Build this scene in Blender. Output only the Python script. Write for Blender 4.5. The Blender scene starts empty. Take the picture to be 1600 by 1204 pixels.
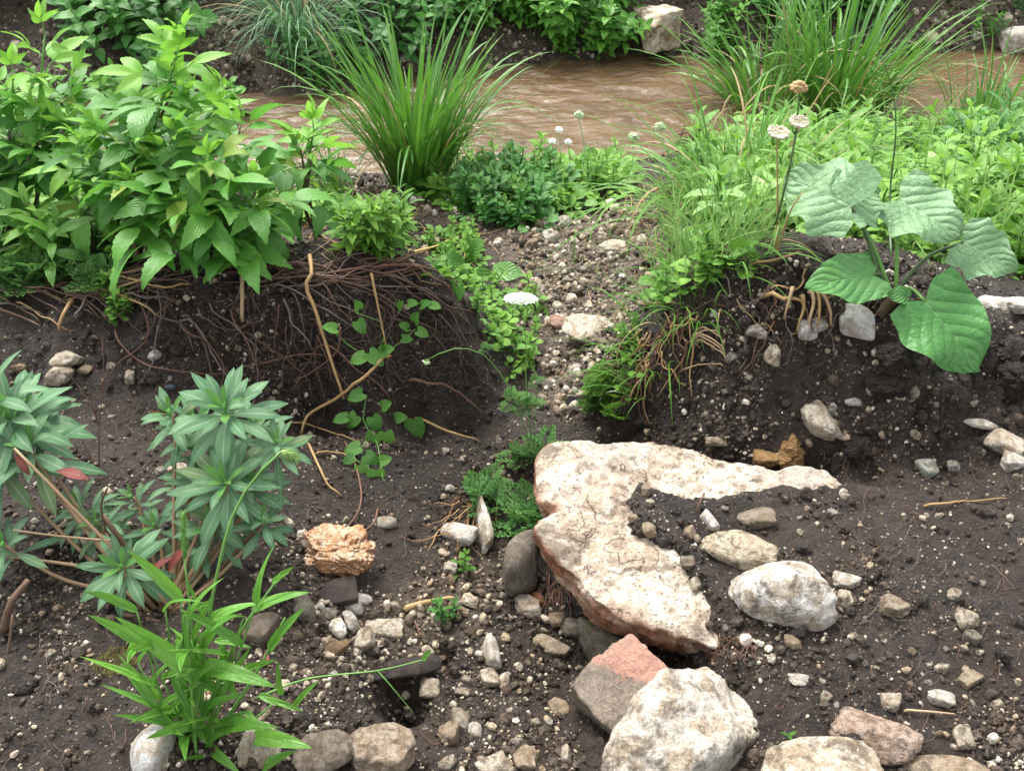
import bpy, math, random
import numpy as np
from mathutils import Matrix, Vector

random.seed(11)
RNG = np.random.default_rng(11)
scene = bpy.context.scene
COL = scene.collection
R = math.radians

# ------------------------------------------------------------------ camera
PITCH = R(36.0); CAMZ = 1.6; FPX = 1443.0
cam_d = bpy.data.cameras.new("camera")
cam = bpy.data.objects.new("camera", cam_d); COL.objects.link(cam)
cam.location = (0, 0, CAMZ)
cam.rotation_euler = (R(90) - PITCH, 0, 0)
cam_d.sensor_width = 36.0
cam_d.lens = 36.0 * FPX / 1600.0
cam_d.clip_start = 0.05
cam_d.clip_end = 300
scene.camera = cam

# ------------------------------------------------------------------ sky, sun, exposure
world = bpy.data.worlds.new("World"); scene.world = world; world.use_nodes = True
wn = world.node_tree; wn.nodes.clear()
w_out = wn.nodes.new("ShaderNodeOutputWorld")
w_bg = wn.nodes.new("ShaderNodeBackground"); w_bg.inputs[1].default_value = 0.15
w_hs = wn.nodes.new("ShaderNodeHueSaturation"); w_hs.inputs['Saturation'].default_value = 0.22
w_sky = wn.nodes.new("ShaderNodeTexSky"); w_sky.sky_type = 'NISHITA'
w_sky.sun_disc = False
w_sky.sun_elevation = R(58); w_sky.sun_rotation = R(-25)
w_sky.air_density = 1.0; w_sky.dust_density = 4.0; w_sky.ozone_density = 1.0
wn.links.new(w_sky.outputs[0], w_hs.inputs['Color'])
wn.links.new(w_hs.outputs[0], w_bg.inputs[0]); wn.links.new(w_bg.outputs[0], w_out.inputs[0])
sun_d = bpy.data.lights.new("sun", 'SUN'); sun_d.energy = 1.5; sun_d.angle = R(28)
sun_d.color = (1.0, 0.955, 0.89)
sun = bpy.data.objects.new("sun", sun_d); COL.objects.link(sun)
sun.rotation_euler = (R(32), 0, R(-155))      # high sun behind thin cloud, over the far bank
sun.location = (0, 4, 8)
vs = scene.view_settings
vs.view_transform = 'Standard'; vs.look = 'None'; vs.gamma = 1.0; vs.use_curve_mapping = False
vs.exposure = 1.55
scene.cycles.max_bounces = 6
scene.cycles.transparent_max_bounces = 4
scene.cycles.use_denoising = True

# ------------------------------------------------------------------ picture rays
_f = np.array([0, math.cos(PITCH), -math.sin(PITCH)])
_u = np.array([0, math.sin(PITCH), math.cos(PITCH)])
CAM = np.array([0, 0, CAMZ])
def ray(u, v):
    u = np.atleast_1d(np.asarray(u, float)); v = np.atleast_1d(np.asarray(v, float))
    return np.stack([(u - 800) / FPX, np.zeros_like(u), np.zeros_like(u)], 1) + \
        (-(v - 602) / FPX)[:, None] * _u + _f
def pt(u, v, y):
    """point of the place seen at photo pixel u, v when it stands y metres away"""
    d = ray(u, v)[0]
    return CAM + d * (y / d[1])
def pz(u, v, z):
    d = ray(u, v)[0]
    return CAM + d * ((z - CAMZ) / d[2])
def mpp(p):
    """metres per photo pixel at point p"""
    return float(np.dot(np.asarray(p) - CAM, _f)) / FPX

# ------------------------------------------------------------------ noise
def _hash(ix, iy, iz, s):
    h = (ix * 374761393 + iy * 668265263 + iz * 2147483647 + s * 974634777) & 0xffffffff
    h = ((h ^ (h >> 13)) * 1274126177) & 0xffffffff
    h = (h ^ (h >> 16)) & 0xffffffff
    return h / 4294967295.0
def vnoise(p, s=0):
    p = np.asarray(p, float)
    i = np.floor(p).astype(np.int64); f = p - i
    f = f * f * (3 - 2 * f)
    out = 0
    for dx in (0, 1):
        wx = f[..., 0] if dx else 1 - f[..., 0]
        for dy in (0, 1):
            wy = f[..., 1] if dy else 1 - f[..., 1]
            for dz in (0, 1):
                wz = f[..., 2] if dz else 1 - f[..., 2]
                out = out + wx * wy * wz * _hash(i[..., 0] + dx, i[..., 1] + dy, i[..., 2] + dz, s)
    return out * 2 - 1
def fbm(p, oct=4, s=0, gain=0.5):
    p = np.asarray(p, float); a = 1.0; o = 0; n = 0
    for k in range(oct):
        o = o + a * vnoise(p * 2 ** k + 17.3 * k, s + k); n += a; a *= gain
    return o / n
def sstep(a, b, x):
    t = np.clip((x - a) / (b - a), 0, 1); return t * t * (3 - 2 * t)

# ------------------------------------------------------------------ mesh helpers
class MB:
    def __init__(s): s.V = []; s.Q = []; s.T = []; s.UV = []; s.C = []; s.n = 0
    def add(s, v, q=None, t=None, uv=None, c=0.5):
        v = np.asarray(v, float).reshape(-1, 3); k = len(v)
        if q is not None and len(q): s.Q.append(np.asarray(q, np.int64).reshape(-1, 4) + s.n)
        if t is not None and len(t): s.T.append(np.asarray(t, np.int64).reshape(-1, 3) + s.n)
        s.V.append(v); s.UV.append(np.zeros((k, 2)) if uv is None else np.asarray(uv, float))
        s.C.append(np.full(k, c, float) if np.isscalar(c) else np.asarray(c, float)); s.n += k
        return s
    def inst(s, tpl, M, loc, c):
        """many copies of a template: M (m,3,3), loc (m,3), c (m,)"""
        v, q, t, uv = tpl; m = len(loc); k = len(v)
        if m == 0: return s
        P = np.einsum('mij,kj->mki', M, v) + loc[:, None, :]
        off = (np.arange(m) * k)[:, None, None]
        s.add(P.reshape(-1, 3), None if q is None or not len(q) else (q[None] + off).reshape(-1, 4),
              None if t is None or not len(t) else (t[None] + off).reshape(-1, 3),
              np.tile(uv, (m, 1)), np.repeat(c, k))
        return s
    def tpl(s):
        V = np.concatenate(s.V)
        return (V, np.concatenate(s.Q) if s.Q else np.zeros((0, 4), np.int64),
                np.concatenate(s.T) if s.T else np.zeros((0, 3), np.int64), np.concatenate(s.UV))
    def mesh(s, name, mat, smooth=True, off=None):
        V = np.concatenate(s.V); uv = np.concatenate(s.UV); C = np.concatenate(s.C)
        if off is not None: V = V - np.asarray(off)
        Q = np.concatenate(s.Q) if s.Q else np.zeros((0, 4), np.int64)
        T = np.concatenate(s.T) if s.T else np.zeros((0, 3), np.int64)
        me = bpy.data.meshes.new(name)
        me.vertices.add(len(V)); me.vertices.foreach_set("co", V.astype(np.float32).ravel())
        loops = np.concatenate([Q.ravel(), T.ravel()]).astype(np.int32)
        me.loops.add(len(loops)); me.loops.foreach_set("vertex_index", loops)
        st = np.concatenate([np.arange(len(Q)) * 4, len(Q) * 4 + np.arange(len(T)) * 3]).astype(np.int32)
        me.polygons.add(len(st)); me.polygons.foreach_set("loop_start", st)
        me.polygons.foreach_set("use_smooth", np.full(len(st), smooth))
        ul = me.uv_layers.new(name="UVMap"); ul.data.foreach_set("uv", uv[loops].astype(np.float32).ravel())
        at = me.attributes.new("tint", 'FLOAT', 'POINT'); at.data.foreach_set("value", C.astype(np.float32))
        me.update(calc_edges=True); me.validate()
        if mat: me.materials.append(mat)
        return me

def grid_q(nr, nc):
    i = np.arange(nr - 1)[:, None] * nc + np.arange(nc - 1)[None]
    return np.stack([i, i + 1, i + nc + 1, i + nc], -1).reshape(-1, 4)

def ico(n):
    t = (1 + 5 ** .5) / 2
    v = [(-1, t, 0), (1, t, 0), (-1, -t, 0), (1, -t, 0), (0, -1, t), (0, 1, t), (0, -1, -t), (0, 1, -t), (t, 0, -1), (t, 0, 1), (-t, 0, -1), (-t, 0, 1)]
    f = [(0, 11, 5), (0, 5, 1), (0, 1, 7), (0, 7, 10), (0, 10, 11), (1, 5, 9), (5, 11, 4), (11, 10, 2), (10, 7, 6), (7, 1, 8), (3, 9, 4), (3, 4, 2), (3, 2, 6), (3, 6, 8), (3, 8, 9), (4, 9, 5), (2, 4, 11), (6, 2, 10), (8, 6, 7), (9, 8, 1)]
    v = [np.array(a, float) / np.linalg.norm(a) for a in v]
    for _ in range(n):
        cache = {}; nf = []
        def mid(a, b):
            k = (min(a, b), max(a, b))
            if k not in cache:
                m = v[a] + v[b]; v.append(m / np.linalg.norm(m)); cache[k] = len(v) - 1
            return cache[k]
        for a, b, c in f:
            x, y, z = mid(a, b), mid(b, c), mid(c, a)
            nf += [(a, x, z), (b, y, x), (c, z, y), (x, y, z)]
        f = nf
    return np.array(v), np.array(f)
ICO = [ico(k) for k in range(6)]

def rock_tpl(seed, lvl=3, sharp=9, planes=11, rough=0.06, freq=2.2, pit=0.0, bed=0.0, asym=0.25):
    """an angular stone of about unit radius: random facets, broken edges, pitted skin"""
    r = np.random.default_rng(seed)
    d, f = ICO[lvl]
    n = r.normal(size=(planes, 3)); n /= np.linalg.norm(n, axis=1)[:, None]
    n = np.concatenate([n, -n[: planes // 3], [[0, 0, 1], [0, 0, -1], [1, 0, 0], [-1, 0, 0], [0, 1, 0], [0, -1, 0]]])
    h = np.concatenate([r.uniform(1 - asym, 1 + asym, len(n) - 6), r.uniform(.95, 1.15, 6)])
    a = np.clip(d @ n.T / h, 0, None)
    rad = (a ** sharp).sum(1) ** (-1 / sharp)
    P = d * rad[:, None]
    o = r.uniform(0, 50, 3)
    nz = fbm(P * freq + o, 5, seed, .55) * rough
    if pit: nz = nz - pit * np.clip(fbm(P * freq * 2.6 + o, 3, seed + 5) - .12, 0, 1)
    if bed:
        w = P[:, 2] * 7 + fbm(P * 1.5 + o, 2, seed + 3) * 3
        nz = nz + bed * (np.abs((w % 1) - .5) - .25)
    P = P * (1 + nz)[:, None]
    return P, None, f, np.zeros((len(P), 2))

def tube(path, rad, sides=5, c=.5, mb=None, bump=0.0, seed=0):
    seed = abs(int(seed)); P = np.asarray(path, float); n = len(P)
    rad = np.full(n, rad, float) if np.isscalar(rad) else np.asarray(rad, float)
    T = np.gradient(P, axis=0); T /= np.linalg.norm(T, axis=1)[:, None] + 1e-9
    ref = np.array([.31, .2, .93]) if abs(T[0] @ np.array([.31, .2, .93])) < .9 else np.array([1., 0, 0])
    X = np.zeros_like(P); x = ref
    for i in range(n):
        x = x - T[i] * (x @ T[i]); x /= np.linalg.norm(x) + 1e-9; X[i] = x
    Y = np.cross(T, X)
    a = np.arange(sides) / sides * 2 * math.pi
    rr = rad[:, None] * np.ones(sides)
    if bump: rr = rr * (1 + bump * np.random.default_rng(seed).normal(size=rr.shape))
    V = P[:, None] + rr[..., None] * (np.cos(a)[None, :, None] * X[:, None] + np.sin(a)[None, :, None] * Y[:, None])
    i = np.arange(n - 1)[:, None] * sides; j = np.arange(sides)[None]; k = (j + 1) % sides
    q = np.stack([i + j, i + k, i + sides + k, i + sides + j], -1).reshape(-1, 4)
    V = np.concatenate([V.reshape(-1, 3), P[:1], P[-1:]])
    t = [(n * sides, (s + 1) % sides, s) for s in range(sides)] + [(n * sides + 1, (n - 1) * sides + s, (n - 1) * sides + (s + 1) % sides) for s in range(sides)]
    uv = np.concatenate([np.stack([np.tile(a / 6.283, n), np.repeat(np.arange(n) / max(1, n - 1), sides)], 1), [[0, 0], [0, 1]]])
    mb = mb or MB()
    return mb.add(V, q, np.array(t), uv, c)

def smooth_path(pts, n=14):
    P = np.asarray(pts, float)
    if len(P) == 2: return P[0] + (P[1] - P[0]) * np.linspace(0, 1, n)[:, None]
    s = np.concatenate([[0], np.cumsum(np.linalg.norm(np.diff(P, axis=0), axis=1))]); s /= s[-1] + 1e-12
    Q = np.concatenate([[2 * P[0] - P[1]], P, [2 * P[-1] - P[-2]]])
    out = []
    for t in np.linspace(0, 1, n):
        i = min(np.searchsorted(s, t, 'right') - 1, len(P) - 2); i = max(i, 0)
        f = (t - s[i]) / (s[i + 1] - s[i] + 1e-12)
        a, b, c, d = Q[i], Q[i + 1], Q[i + 2], Q[i + 3]
        out.append(.5 * (2 * b + (c - a) * f + (2 * a - 5 * b + 4 * c - d) * f * f + (3 * b - a - 3 * c + d) * f ** 3))
    return np.array(out)

def leaf_tpl(width=.45, kind='ovate', n=9, cols=5, droop=.6, fold=.25, serr=0.0, wave=0.0, seed=0, side=0.0, twist=0.0, lobe=0.0):
    """a leaf one unit long: base at the origin, growing along +Y, face up +Z"""
    r = np.random.default_rng(seed + 900)
    t = np.linspace(0, 1, n + 1)
    if kind == 'ovate': w = np.sin(np.pi * t ** .72) ** .85 * (1 - .25 * t)
    elif kind == 'lance': w = np.sin(np.pi * t ** .85) ** .8
    elif kind == 'oblance': w = np.sin(np.pi * t ** 1.35) ** .9
    elif kind == 'heart': w = np.where(t < .22, .86 + .14 * np.sin(t / .22 * np.pi / 2), np.cos((t - .22) / .78 * np.pi / 2) ** .75)
    elif kind == 'blade': w = np.minimum(1, t * 6 + .45) * (1 - t ** 3.5)
    elif kind == 'round': w = np.sqrt(np.clip(1 - (2 * t - 1) ** 2, 0, 1))
    w = np.clip(w, 0.015, None) * width / 2
    u = np.linspace(-1, 1, cols)
    a = -droop * t ** 1.3 + droop * .25
    dy = np.cos(a) / n; dz = np.sin(a) / n
    yy = np.concatenate([[0], np.cumsum(dy[:-1])]); zz = np.concatenate([[0], np.cumsum(dz[:-1])])
    V = np.zeros((n + 1, cols, 3)); UV = np.zeros((n + 1, cols, 2))
    ph = r.uniform(0, 6.28)
    for i in range(n + 1):
        wi = w[i]
        for j in range(cols):
            e = abs(u[j]); x = u[j] * wi; y = yy[i]; z = zz[i] + fold * e * wi * (1.1 - .5 * e)
            if e > .99 and serr and 0 < i < n: y += serr * (0.5 if i % 2 else -.35); x *= 1 + (serr * 1.1 if i % 2 else -serr * .9)
            if wave: z += wave * e * math.sin(t[i] * 9 + ph + (0 if u[j] < 0 else 1.7)) * width
            if kind == 'heart' and i == 0: y -= .14 * min(e * 2, 1) * (1.2 - .35 * e)
            if kind == 'heart' and i == 1: y -= .05 * e
            if lobe: x *= 1 + lobe * e * math.sin(t[i] * 15 + ph + (0 if u[j] < 0 else 2.1)); y += lobe * .12 * e * math.cos(t[i] * 19 + ph * 2)
            x += side * t[i] ** 2
            tw = twist * t[i]
            V[i, j] = (x * math.cos(tw), y, z + x * math.sin(tw)); UV[i, j] = (u[j] * .5 + .5, t[i])
    return V.reshape(-1, 3), grid_q(n + 1, cols), np.zeros((0, 3), np.int64), UV.reshape(-1, 2)

def tmesh(tpl, name, mat, c=.5):
    mb = MB(); mb.add(*tpl, c=c); return mb.mesh(name, mat)

def frame(d, up=(0, 0, 1)):
    """3x3 with +Y along d and +Z as near up as it can be"""
    y = np.asarray(d, float); y = y / (np.linalg.norm(y) + 1e-9)
    x = np.cross(y, np.asarray(up, float))
    if np.linalg.norm(x) < 1e-4: x = np.cross(y, (1, .1, 0))
    x /= np.linalg.norm(x); z = np.cross(x, y)
    return np.stack([x, y, z], 1)
def rotv(d, axis, a):
    axis = np.asarray(axis, float); axis = axis / np.linalg.norm(axis)
    return d * math.cos(a) + np.cross(axis, d) * math.sin(a) + axis * (axis @ d) * (1 - math.cos(a))
def rand_rots(n, rng=RNG):
    q = rng.normal(size=(n, 4)); q /= np.linalg.norm(q, axis=1)[:, None]
    w, x, y, z = q.T
    return np.stack([np.stack([1 - 2 * (y * y + z * z), 2 * (x * y - z * w), 2 * (x * z + y * w)], 1),
                     np.stack([2 * (x * y + z * w), 1 - 2 * (x * x + z * z), 2 * (y * z - x * w)], 1),
                     np.stack([2 * (x * z - y * w), 2 * (y * z + x * w), 1 - 2 * (x * x + y * y)], 1)], 1)
def m4(M3, loc, s=1.0):
    m = np.eye(4); m[:3, :3] = np.asarray(M3) * s; m[:3, 3] = loc
    return Matrix(m.tolist())

# ------------------------------------------------------------------ object helpers
def link(name, data, parent=None):
    o = bpy.data.objects.new(name, data); COL.objects.link(o)
    if parent is not None: o.parent = parent
    return o
def tag(o, label, cat, group=None):
    o['label'] = label; o['category'] = cat
    if group: o['group'] = group
    return o
def thing(name, label, cat, loc, group=None):
    o = link(name, None); o.location = Vector([float(a) for a in loc]); o.empty_display_size = .05
    return tag(o, label, cat, group)
def part(name, me, parent, M3=None, loc=(0, 0, 0), s=1.0, col=None):
    """a part at a place of the world (its thing stands unrotated)"""
    o = link(name, me, parent)
    base = np.array(parent.location)
    o.matrix_local = m4(np.eye(3) if M3 is None else M3, np.asarray(loc, float) - base, s)
    if col is not None: o.color = (*col, 1)
    return o
def whole(name, mb, mat, label, cat, loc, group=None, smooth=True, color=None):
    o = link(name, mb.mesh(name, mat, smooth, off=loc)); o.location = Vector([float(a) for a in loc])
    if color is not None: o.color = (*color, 1)
    return tag(o, label, cat, group)
def pmesh(name, mb, mat, parent, smooth=True, stuff=False):
    o = link(name, mb.mesh(name, mat, smooth, off=np.array(parent.location)), parent)
    if stuff: o['kind'] = 'stuff'
    return o

# ------------------------------------------------------------------ materials
class NT:
    def __init__(s, name):
        s.m = bpy.data.materials.new(name); s.m.use_nodes = True; s.t = s.m.node_tree; s.t.nodes.clear()
        s.out = s.t.nodes.new("ShaderNodeOutputMaterial")
    def n(s, typ, ins=None, **kw):
        nd = s.t.nodes.new(typ)
        for k, v in kw.items(): setattr(nd, k, v)
        for k, v in (ins or {}).items(): s.set(nd, k, v)
        return nd
    def set(s, nd, k, v):
        if hasattr(v, 'is_output'): s.t.links.new(v, nd.inputs[k])
        else: nd.inputs[k].default_value = v
    def noise(s, vec, scale, detail=5, rough=.6, dist=0.0):
        return s.n("ShaderNodeTexNoise", {'Vector': vec, 'Scale': scale, 'Detail': detail, 'Roughness': rough, 'Distortion': dist}).outputs['Fac']
    def ramp(s, fac, *stops):
        nd = s.n("ShaderNodeValToRGB", {'Fac': fac}); e = nd.color_ramp.elements
        while len(e) < len(stops): e.new(.5)
        for i, (p, c) in enumerate(stops):
            e[i].position = p; e[i].color = (*c, 1) if not np.isscalar(c) else (c, c, c, 1)
        return nd.outputs['Color']
    def mix(s, fac, a, b, mode='MIX'):
        nd = s.n("ShaderNodeMix", data_type='RGBA', blend_type=mode)
        for k, v in ((0, fac), (6, a), (7, b)):
            if hasattr(v, 'is_output'): s.t.links.new(v, nd.inputs[k])
            else: nd.inputs[k].default_value = (*v, 1) if (k and len(v) == 3) else v
        return nd.outputs[2]
    def math(s, op, a, b=0.0, c=None, clamp=False):
        nd = s.n("ShaderNodeMath", operation=op, use_clamp=clamp)
        for k, v in ((0, a), (1, b)) + (((2, c),) if c is not None else ()):
            if hasattr(v, 'is_output'): s.t.links.new(v, nd.inputs[k])
            else: nd.inputs[k].default_value = v
        return nd.outputs[0]
    def obj(s): return s.n("ShaderNodeTexCoord").outputs['Object']
    def pos(s): return s.n("ShaderNodeNewGeometry").outputs['Position']
    def bump(s, h, dist, strength=1.0, normal=None):
        nd = s.n("ShaderNodeBump", {'Height': h, 'Distance': dist, 'Strength': strength})
        if normal is not None: s.set(nd, 'Normal', normal)
        return nd.outputs[0]
    def principled(s, col, rough, normal=None, spec=.5, **kw):
        b = s.n("ShaderNodeBsdfPrincipled", {'Roughness': rough, 'Specular IOR Level': spec})
        s.set(b, 'Base Color', (*col, 1) if not hasattr(col, 'is_output') else col)
        if normal is not None: s.set(b, 'Normal', normal)
        for k, v in kw.items(): s.set(b, k, v)
        s.t.links.new(b.outputs[0], s.out.inputs['Surface']); return b

def m_leaf(name, dark, light, rib=(.3, .45, .2), ribw=.05, ribs=.6, trans=.3, rough=.36, stuff=False, spec=.5, veins=9.0, vein=.35, old=None, bump=.002, specks=0.0):
    k = NT(name)
    uvn = k.n("ShaderNodeUVMap"); sep = k.n("ShaderNodeSeparateXYZ", {'Vector': uvn.outputs[0]})
    U, V = sep.outputs[0], sep.outputs[1]
    e = k.math('ABSOLUTE', k.math('SUBTRACT', U, .5))
    fac = k.n("ShaderNodeAttribute", attribute_name="tint").outputs['Fac'] if stuff else k.n("ShaderNodeObjectInfo").outputs['Random']
    col = k.mix(fac, dark, light)
    if old is not None:
        hit = k.math('GREATER_THAN', fac, .95); col = k.mix(k.math('MULTIPLY', hit, .7), col, old)
    P = k.obj() if not stuff else k.pos()
    blot = k.noise(P, 14 if not stuff else 40, 3)
    col = k.mix(k.math('MULTIPLY', blot, .5), col, dark)
    if specks:
        sp_ = k.noise(P, 55, 3, .6); col = k.mix(k.math('MULTIPLY', k.ramp(sp_, (.63, 0.), (.68, 1.)), specks), col, (.05, .075, .03))
    ph = k.math('SUBTRACT', k.math('MULTIPLY', V, veins), k.math('MULTIPLY', e, veins * .9))
    sv = k.math('ABSOLUTE', k.math('SINE', k.math('MULTIPLY', ph, math.pi)))
    line = k.math('SUBTRACT', 1.0, k.math('MULTIPLY', sv, 5.0), clamp=True)
    midr = k.math('SUBTRACT', 1.0, k.math('DIVIDE', e, ribw), clamp=True)
    col = k.mix(k.math('MULTIPLY', line, vein * .5), col, rib)
    col = k.mix(k.math('MULTIPLY', midr, ribs), col, rib)
    h = k.math('SUBTRACT', k.math('MULTIPLY', sv, .6), k.math('MULTIPLY', midr, .35))
    h = k.math('ADD', h, k.math('MULTIPLY', blot, 1.2))
    b = k.principled(col, rough, k.bump(h, bump), spec)
    tr = k.n("ShaderNodeBsdfTranslucent", {'Color': k.mix(.5, col, light)})
    mx = k.n("ShaderNodeMixShader", {0: trans}); k.t.links.new(b.outputs[0], mx.inputs[1]); k.t.links.new(tr.outputs[0], mx.inputs[2])
    k.t.links.new(mx.outputs[0], k.out.inputs['Surface'])
    return k.m

def m_stem(name, a, b, rough=.6, scale=60, bump=.002):
    k = NT(name); P = k.obj()
    f = k.noise(P, scale, 4); g = k.noise(P, scale * .2, 2)
    col = k.mix(k.math('MULTIPLY', k.math('ADD', f, g), .5), a, b)
    col = k.mix(k.math('MULTIPLY', k.n("ShaderNodeObjectInfo").outputs['Random'], .5), col, a)
    k.principled(col, rough, k.bump(f, bump), .4); return k.m

def m_stone(name, tint_from_object=True, stuff=False, crack=1.0, fine=1.0):
    """pale weathered limestone: pores, grey lichen film, soil smears, rusty patches"""
    k = NT(name); P = k.obj() if not stuff else k.pos()
    oi = k.n("ShaderNodeObjectInfo")
    off = k.n("ShaderNodeVectorMath", {0: P}, operation='ADD')
    if not stuff:
        r3 = k.n("ShaderNodeCombineXYZ", {0: k.math('MULTIPLY', oi.outputs['Random'], 37.0), 1: k.math('MULTIPLY', oi.outputs['Random'], 11.0)})
        k.t.links.new(r3.outputs[0], off.inputs[1])
    P = off.outputs[0]
    if stuff:
        at = k.n("ShaderNodeAttribute", attribute_name="tint").outputs['Fac']
        base = k.ramp(at, (0, (.022, .016, .012)), (.3, (.075, .056, .040)), (.42, (.20, .155, .11)), (.58, (.42, .35, .26)), (.80, (.64, .57, .45)), (.95, (.78, .74, .65)), (1, (.30, .14, .07)))
    else: base = oi.outputs['Color']
    big = k.noise(P, 4.6 * fine, 6, .62, .6); med = k.noise(P, 34 * fine, 5, .65); fin = k.noise(P, 150 * fine, 3, .6)
    col = k.mix(k.ramp(big, (.42, 0.0), (.60, .85)), base, k.mix(1.0, base, (.55, .45, .34), 'MULTIPLY'))
    col = k.mix(k.ramp(med, (.51, 0.0), (.66, .75)), col, k.mix(1.0, base, (.40, .31, .22), 'MULTIPLY'))
    dirt = k.noise(P, 3.1 * fine if not stuff else 30, 7, .72, .5)
    dm = k.ramp(dirt, (.50, 0.0), (.60, .88))
    col = k.mix(dm if stuff else k.math('MULTIPLY', dm, oi.outputs['Alpha']), col, (.10, .072, .05))
    col = k.mix(k.ramp(med, (.28, .7), (.40, .0)), col, k.mix(1.0, base, (1.22, 1.24, 1.28), 'MULTIPLY'))
    col = k.mix(k.ramp(fin, (.575, 0.0), (.655, .8)), col, (.07, .054, .04))
    vor = k.n("ShaderNodeTexVoronoi", {'Vector': k.n("ShaderNodeVectorMath", {0: P, 1: k.n("ShaderNodeVectorMath", {0: k.n("ShaderNodeTexNoise", {'Vector': P, 'Scale': 22 * fine, 'Detail': 4}).outputs['Color'], 1: (.07, .07, .07)}, operation='MULTIPLY').outputs[0]}, operation='ADD').outputs[0], 'Scale': 13 * fine}, feature='DISTANCE_TO_EDGE').outputs['Distance']
    crk = k.math('MULTIPLY', k.ramp(vor, (.0, 1.0), (.022, 0.0)), k.ramp(big, (.45, 0.0), (.6, .85 * crack)))
    col = k.mix(crk, col, (.10, .07, .045))
    h = k.math('ADD', k.math('MULTIPLY', med, .8), k.math('SUBTRACT', k.math('MULTIPLY', fin, .35), crk))
    k.principled(col, k.ramp(big, (.3, .45), (.7, .8)), k.bump(h, .009, 1.0), .35)
    return k.m
# ================================================================== THE GROUND
WATER = -0.42
def near_edge(x): return np.interp(x, [-6, -2.2, -1.3, -.4, 0, .5, .9, 1.6, 2.7, 6], [4.4, 4.55, 4.66, 4.74, 4.84, 4.86, 5.02, 5.15, 5.42, 5.9])
def far_edge(x): return np.interp(x, [-6, -2.6, -1.7, -1.2, -.7, 0, .5, .9, 1.25, 1.5, 2.2, 3.2, 6], [5.8, 5.95, 6.05, 6.0, 6.35, 6.62, 6.68, 6.85, 6.85, 6.6, 6.7, 6.95, 7.2])
def base_z(x, y):
    ne = near_edge(x) + .07 * fbm(np.stack([x * 2.3, y * 0, x * 0], -1), 3, 4)
    fe = far_edge(x) + .09 * fbm(np.stack([x * 2.1 + 9, y * 0, x * 0], -1), 3, 5)
    near = np.interp(y, [-5, 1.9, 2.7, 4.0], [0.02, 0.02, -.05, -.24])
    t = np.clip((y - 4.0) / np.maximum(ne - 4.0, .1), 0, 1)
    near = near + t * t * (WATER + .24) * 1.0
    near = np.where(y > ne, WATER - .16 * sstep(0, .3, y - ne), near)
    s = y - fe
    far = WATER + .05 + np.interp(s, [-.25, 0, .12, .6, 1.2, 3.2, 6, 40], [-.25, -.05, .10, .42, .80, 2.0, 2.8, 5.0])
    return np.where(s > -.25, far, near)

# control points read from the photograph: (u, v, 'z' | 'y', value)
CPS = """20 1190 z .02;300 1190 z .0;600 1190 z -.05;900 1195 z -.05;1200 1190 z .02;1590 1190 z .045;
20 1000 z .03;250 1000 z .02;450 1000 z -.02;560 1080 z -.07;640 1085 z -.15;760 1010 z -.14;900 1045 z -.19;850 960 z -.18;770 1120 z -.11;
1250 1050 z .03;1500 1050 z .05;20 850 z .04;250 850 z .02;480 850 z -.03;620 850 z -.09;740 860 z -.16;800 760 z -.17;
100 720 z .06;300 700 z .03;480 700 z -.02;600 700 z -.07;720 690 z -.11;820 660 z -.15;
30 600 z .075;200 600 z .07;350 620 z .025;500 645 z -.04;650 665 z -.09;750 655 z -.13;
30 455 y 2.36;120 455 y 2.36;200 448 y 2.34;300 435 y 2.31;400 425 y 2.32;520 412 y 2.32;620 428 y 2.31;700 478 y 2.33;765 560 y 2.37;
100 520 y 2.22;250 520 y 2.20;400 520 y 2.20;520 520 y 2.21;640 540 y 2.23;710 570 y 2.26;450 590 y 2.15;600 610 y 2.15;
850 620 z -.15;900 560 z -.155;905 480 z -.17;930 400 z -.20;850 340 z -.24;1000 340 z -.22;
700 350 z -.20;560 335 z -.20;450 320 z -.22;
960 690 z -.13;1040 690 z -.06;1200 712 z .02;1320 735 z .04;1450 775 z .07;1590 805 z .09;
1070 600 y 2.09;1200 560 y 1.98;1300 580 y 1.945;1400 610 y 1.90;1580 640 y 1.86;1480 690 y 1.83;1400 690 y 1.83;1250 650 y 1.90;1150 640 y 1.94;
975 610 y 2.22;1000 500 y 2.35;1060 470 y 2.24;1150 437 y 2.14;1250 415 y 2.11;1330 450 y 2.07;1450 520 y 2.02;1590 545 y 1.99;
1400 900 z .06;1250 850 z .07;1580 950 z .07;1150 1180 z .0;900 750 z -.14;960 830 z -.15;1000 960 z -.16"""
XYZ = """.8 2.6 .25;1.5 2.5 .22;.6 3.2 0;1.5 3.3 .05;2.2 3.2 .1;1 4 -.15;2 4.2 -.1;3 4.2 -.1;2.5 2.6 .2;.35 2.9 -.12;
-1.6 2.9 .08;-1 2.8 .12;-.5 2.75 .1;-.25 2.75 0;-1.5 3.5 -.1;-.8 3.4 -.12;-2.5 3.2 0;-2.5 4.2 -.2;-1.5 4.3 -.3;-.2 4.2 -.28;.3 4.4 -.3;
-2.2 2.3 .15;-2.2 1.5 .05;-2.2 .8 .03;2.2 2.0 .2;2.2 1.3 .1;2.2 .8 .06;0 .4 0;-1 .4 0;1 .4 .02;3.4 2.4 .2;-3.4 2.4 .15;-3.4 1 .05;3.4 1 .1;0 -1 0.02;-2 -1 .02;2 -1 .02"""
cp = []
for s in CPS.replace('\n', '').split(';'):
    u, v, m, q = s.split(); q = float(q)
    cp.append(pz(float(u), float(v), q) if m == 'z' else pt(float(u), float(v), q))
for s in XYZ.replace('\n', '').split(';'): cp.append(np.array([float(a) for a in s.split()]))
cp = np.array(cp)
def _phi(a, b): return np.sqrt(((a[:, None, 0] - b[None, :, 0]) ** 2 + (a[:, None, 1] - b[None, :, 1]) ** 2) + .0016)
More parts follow.
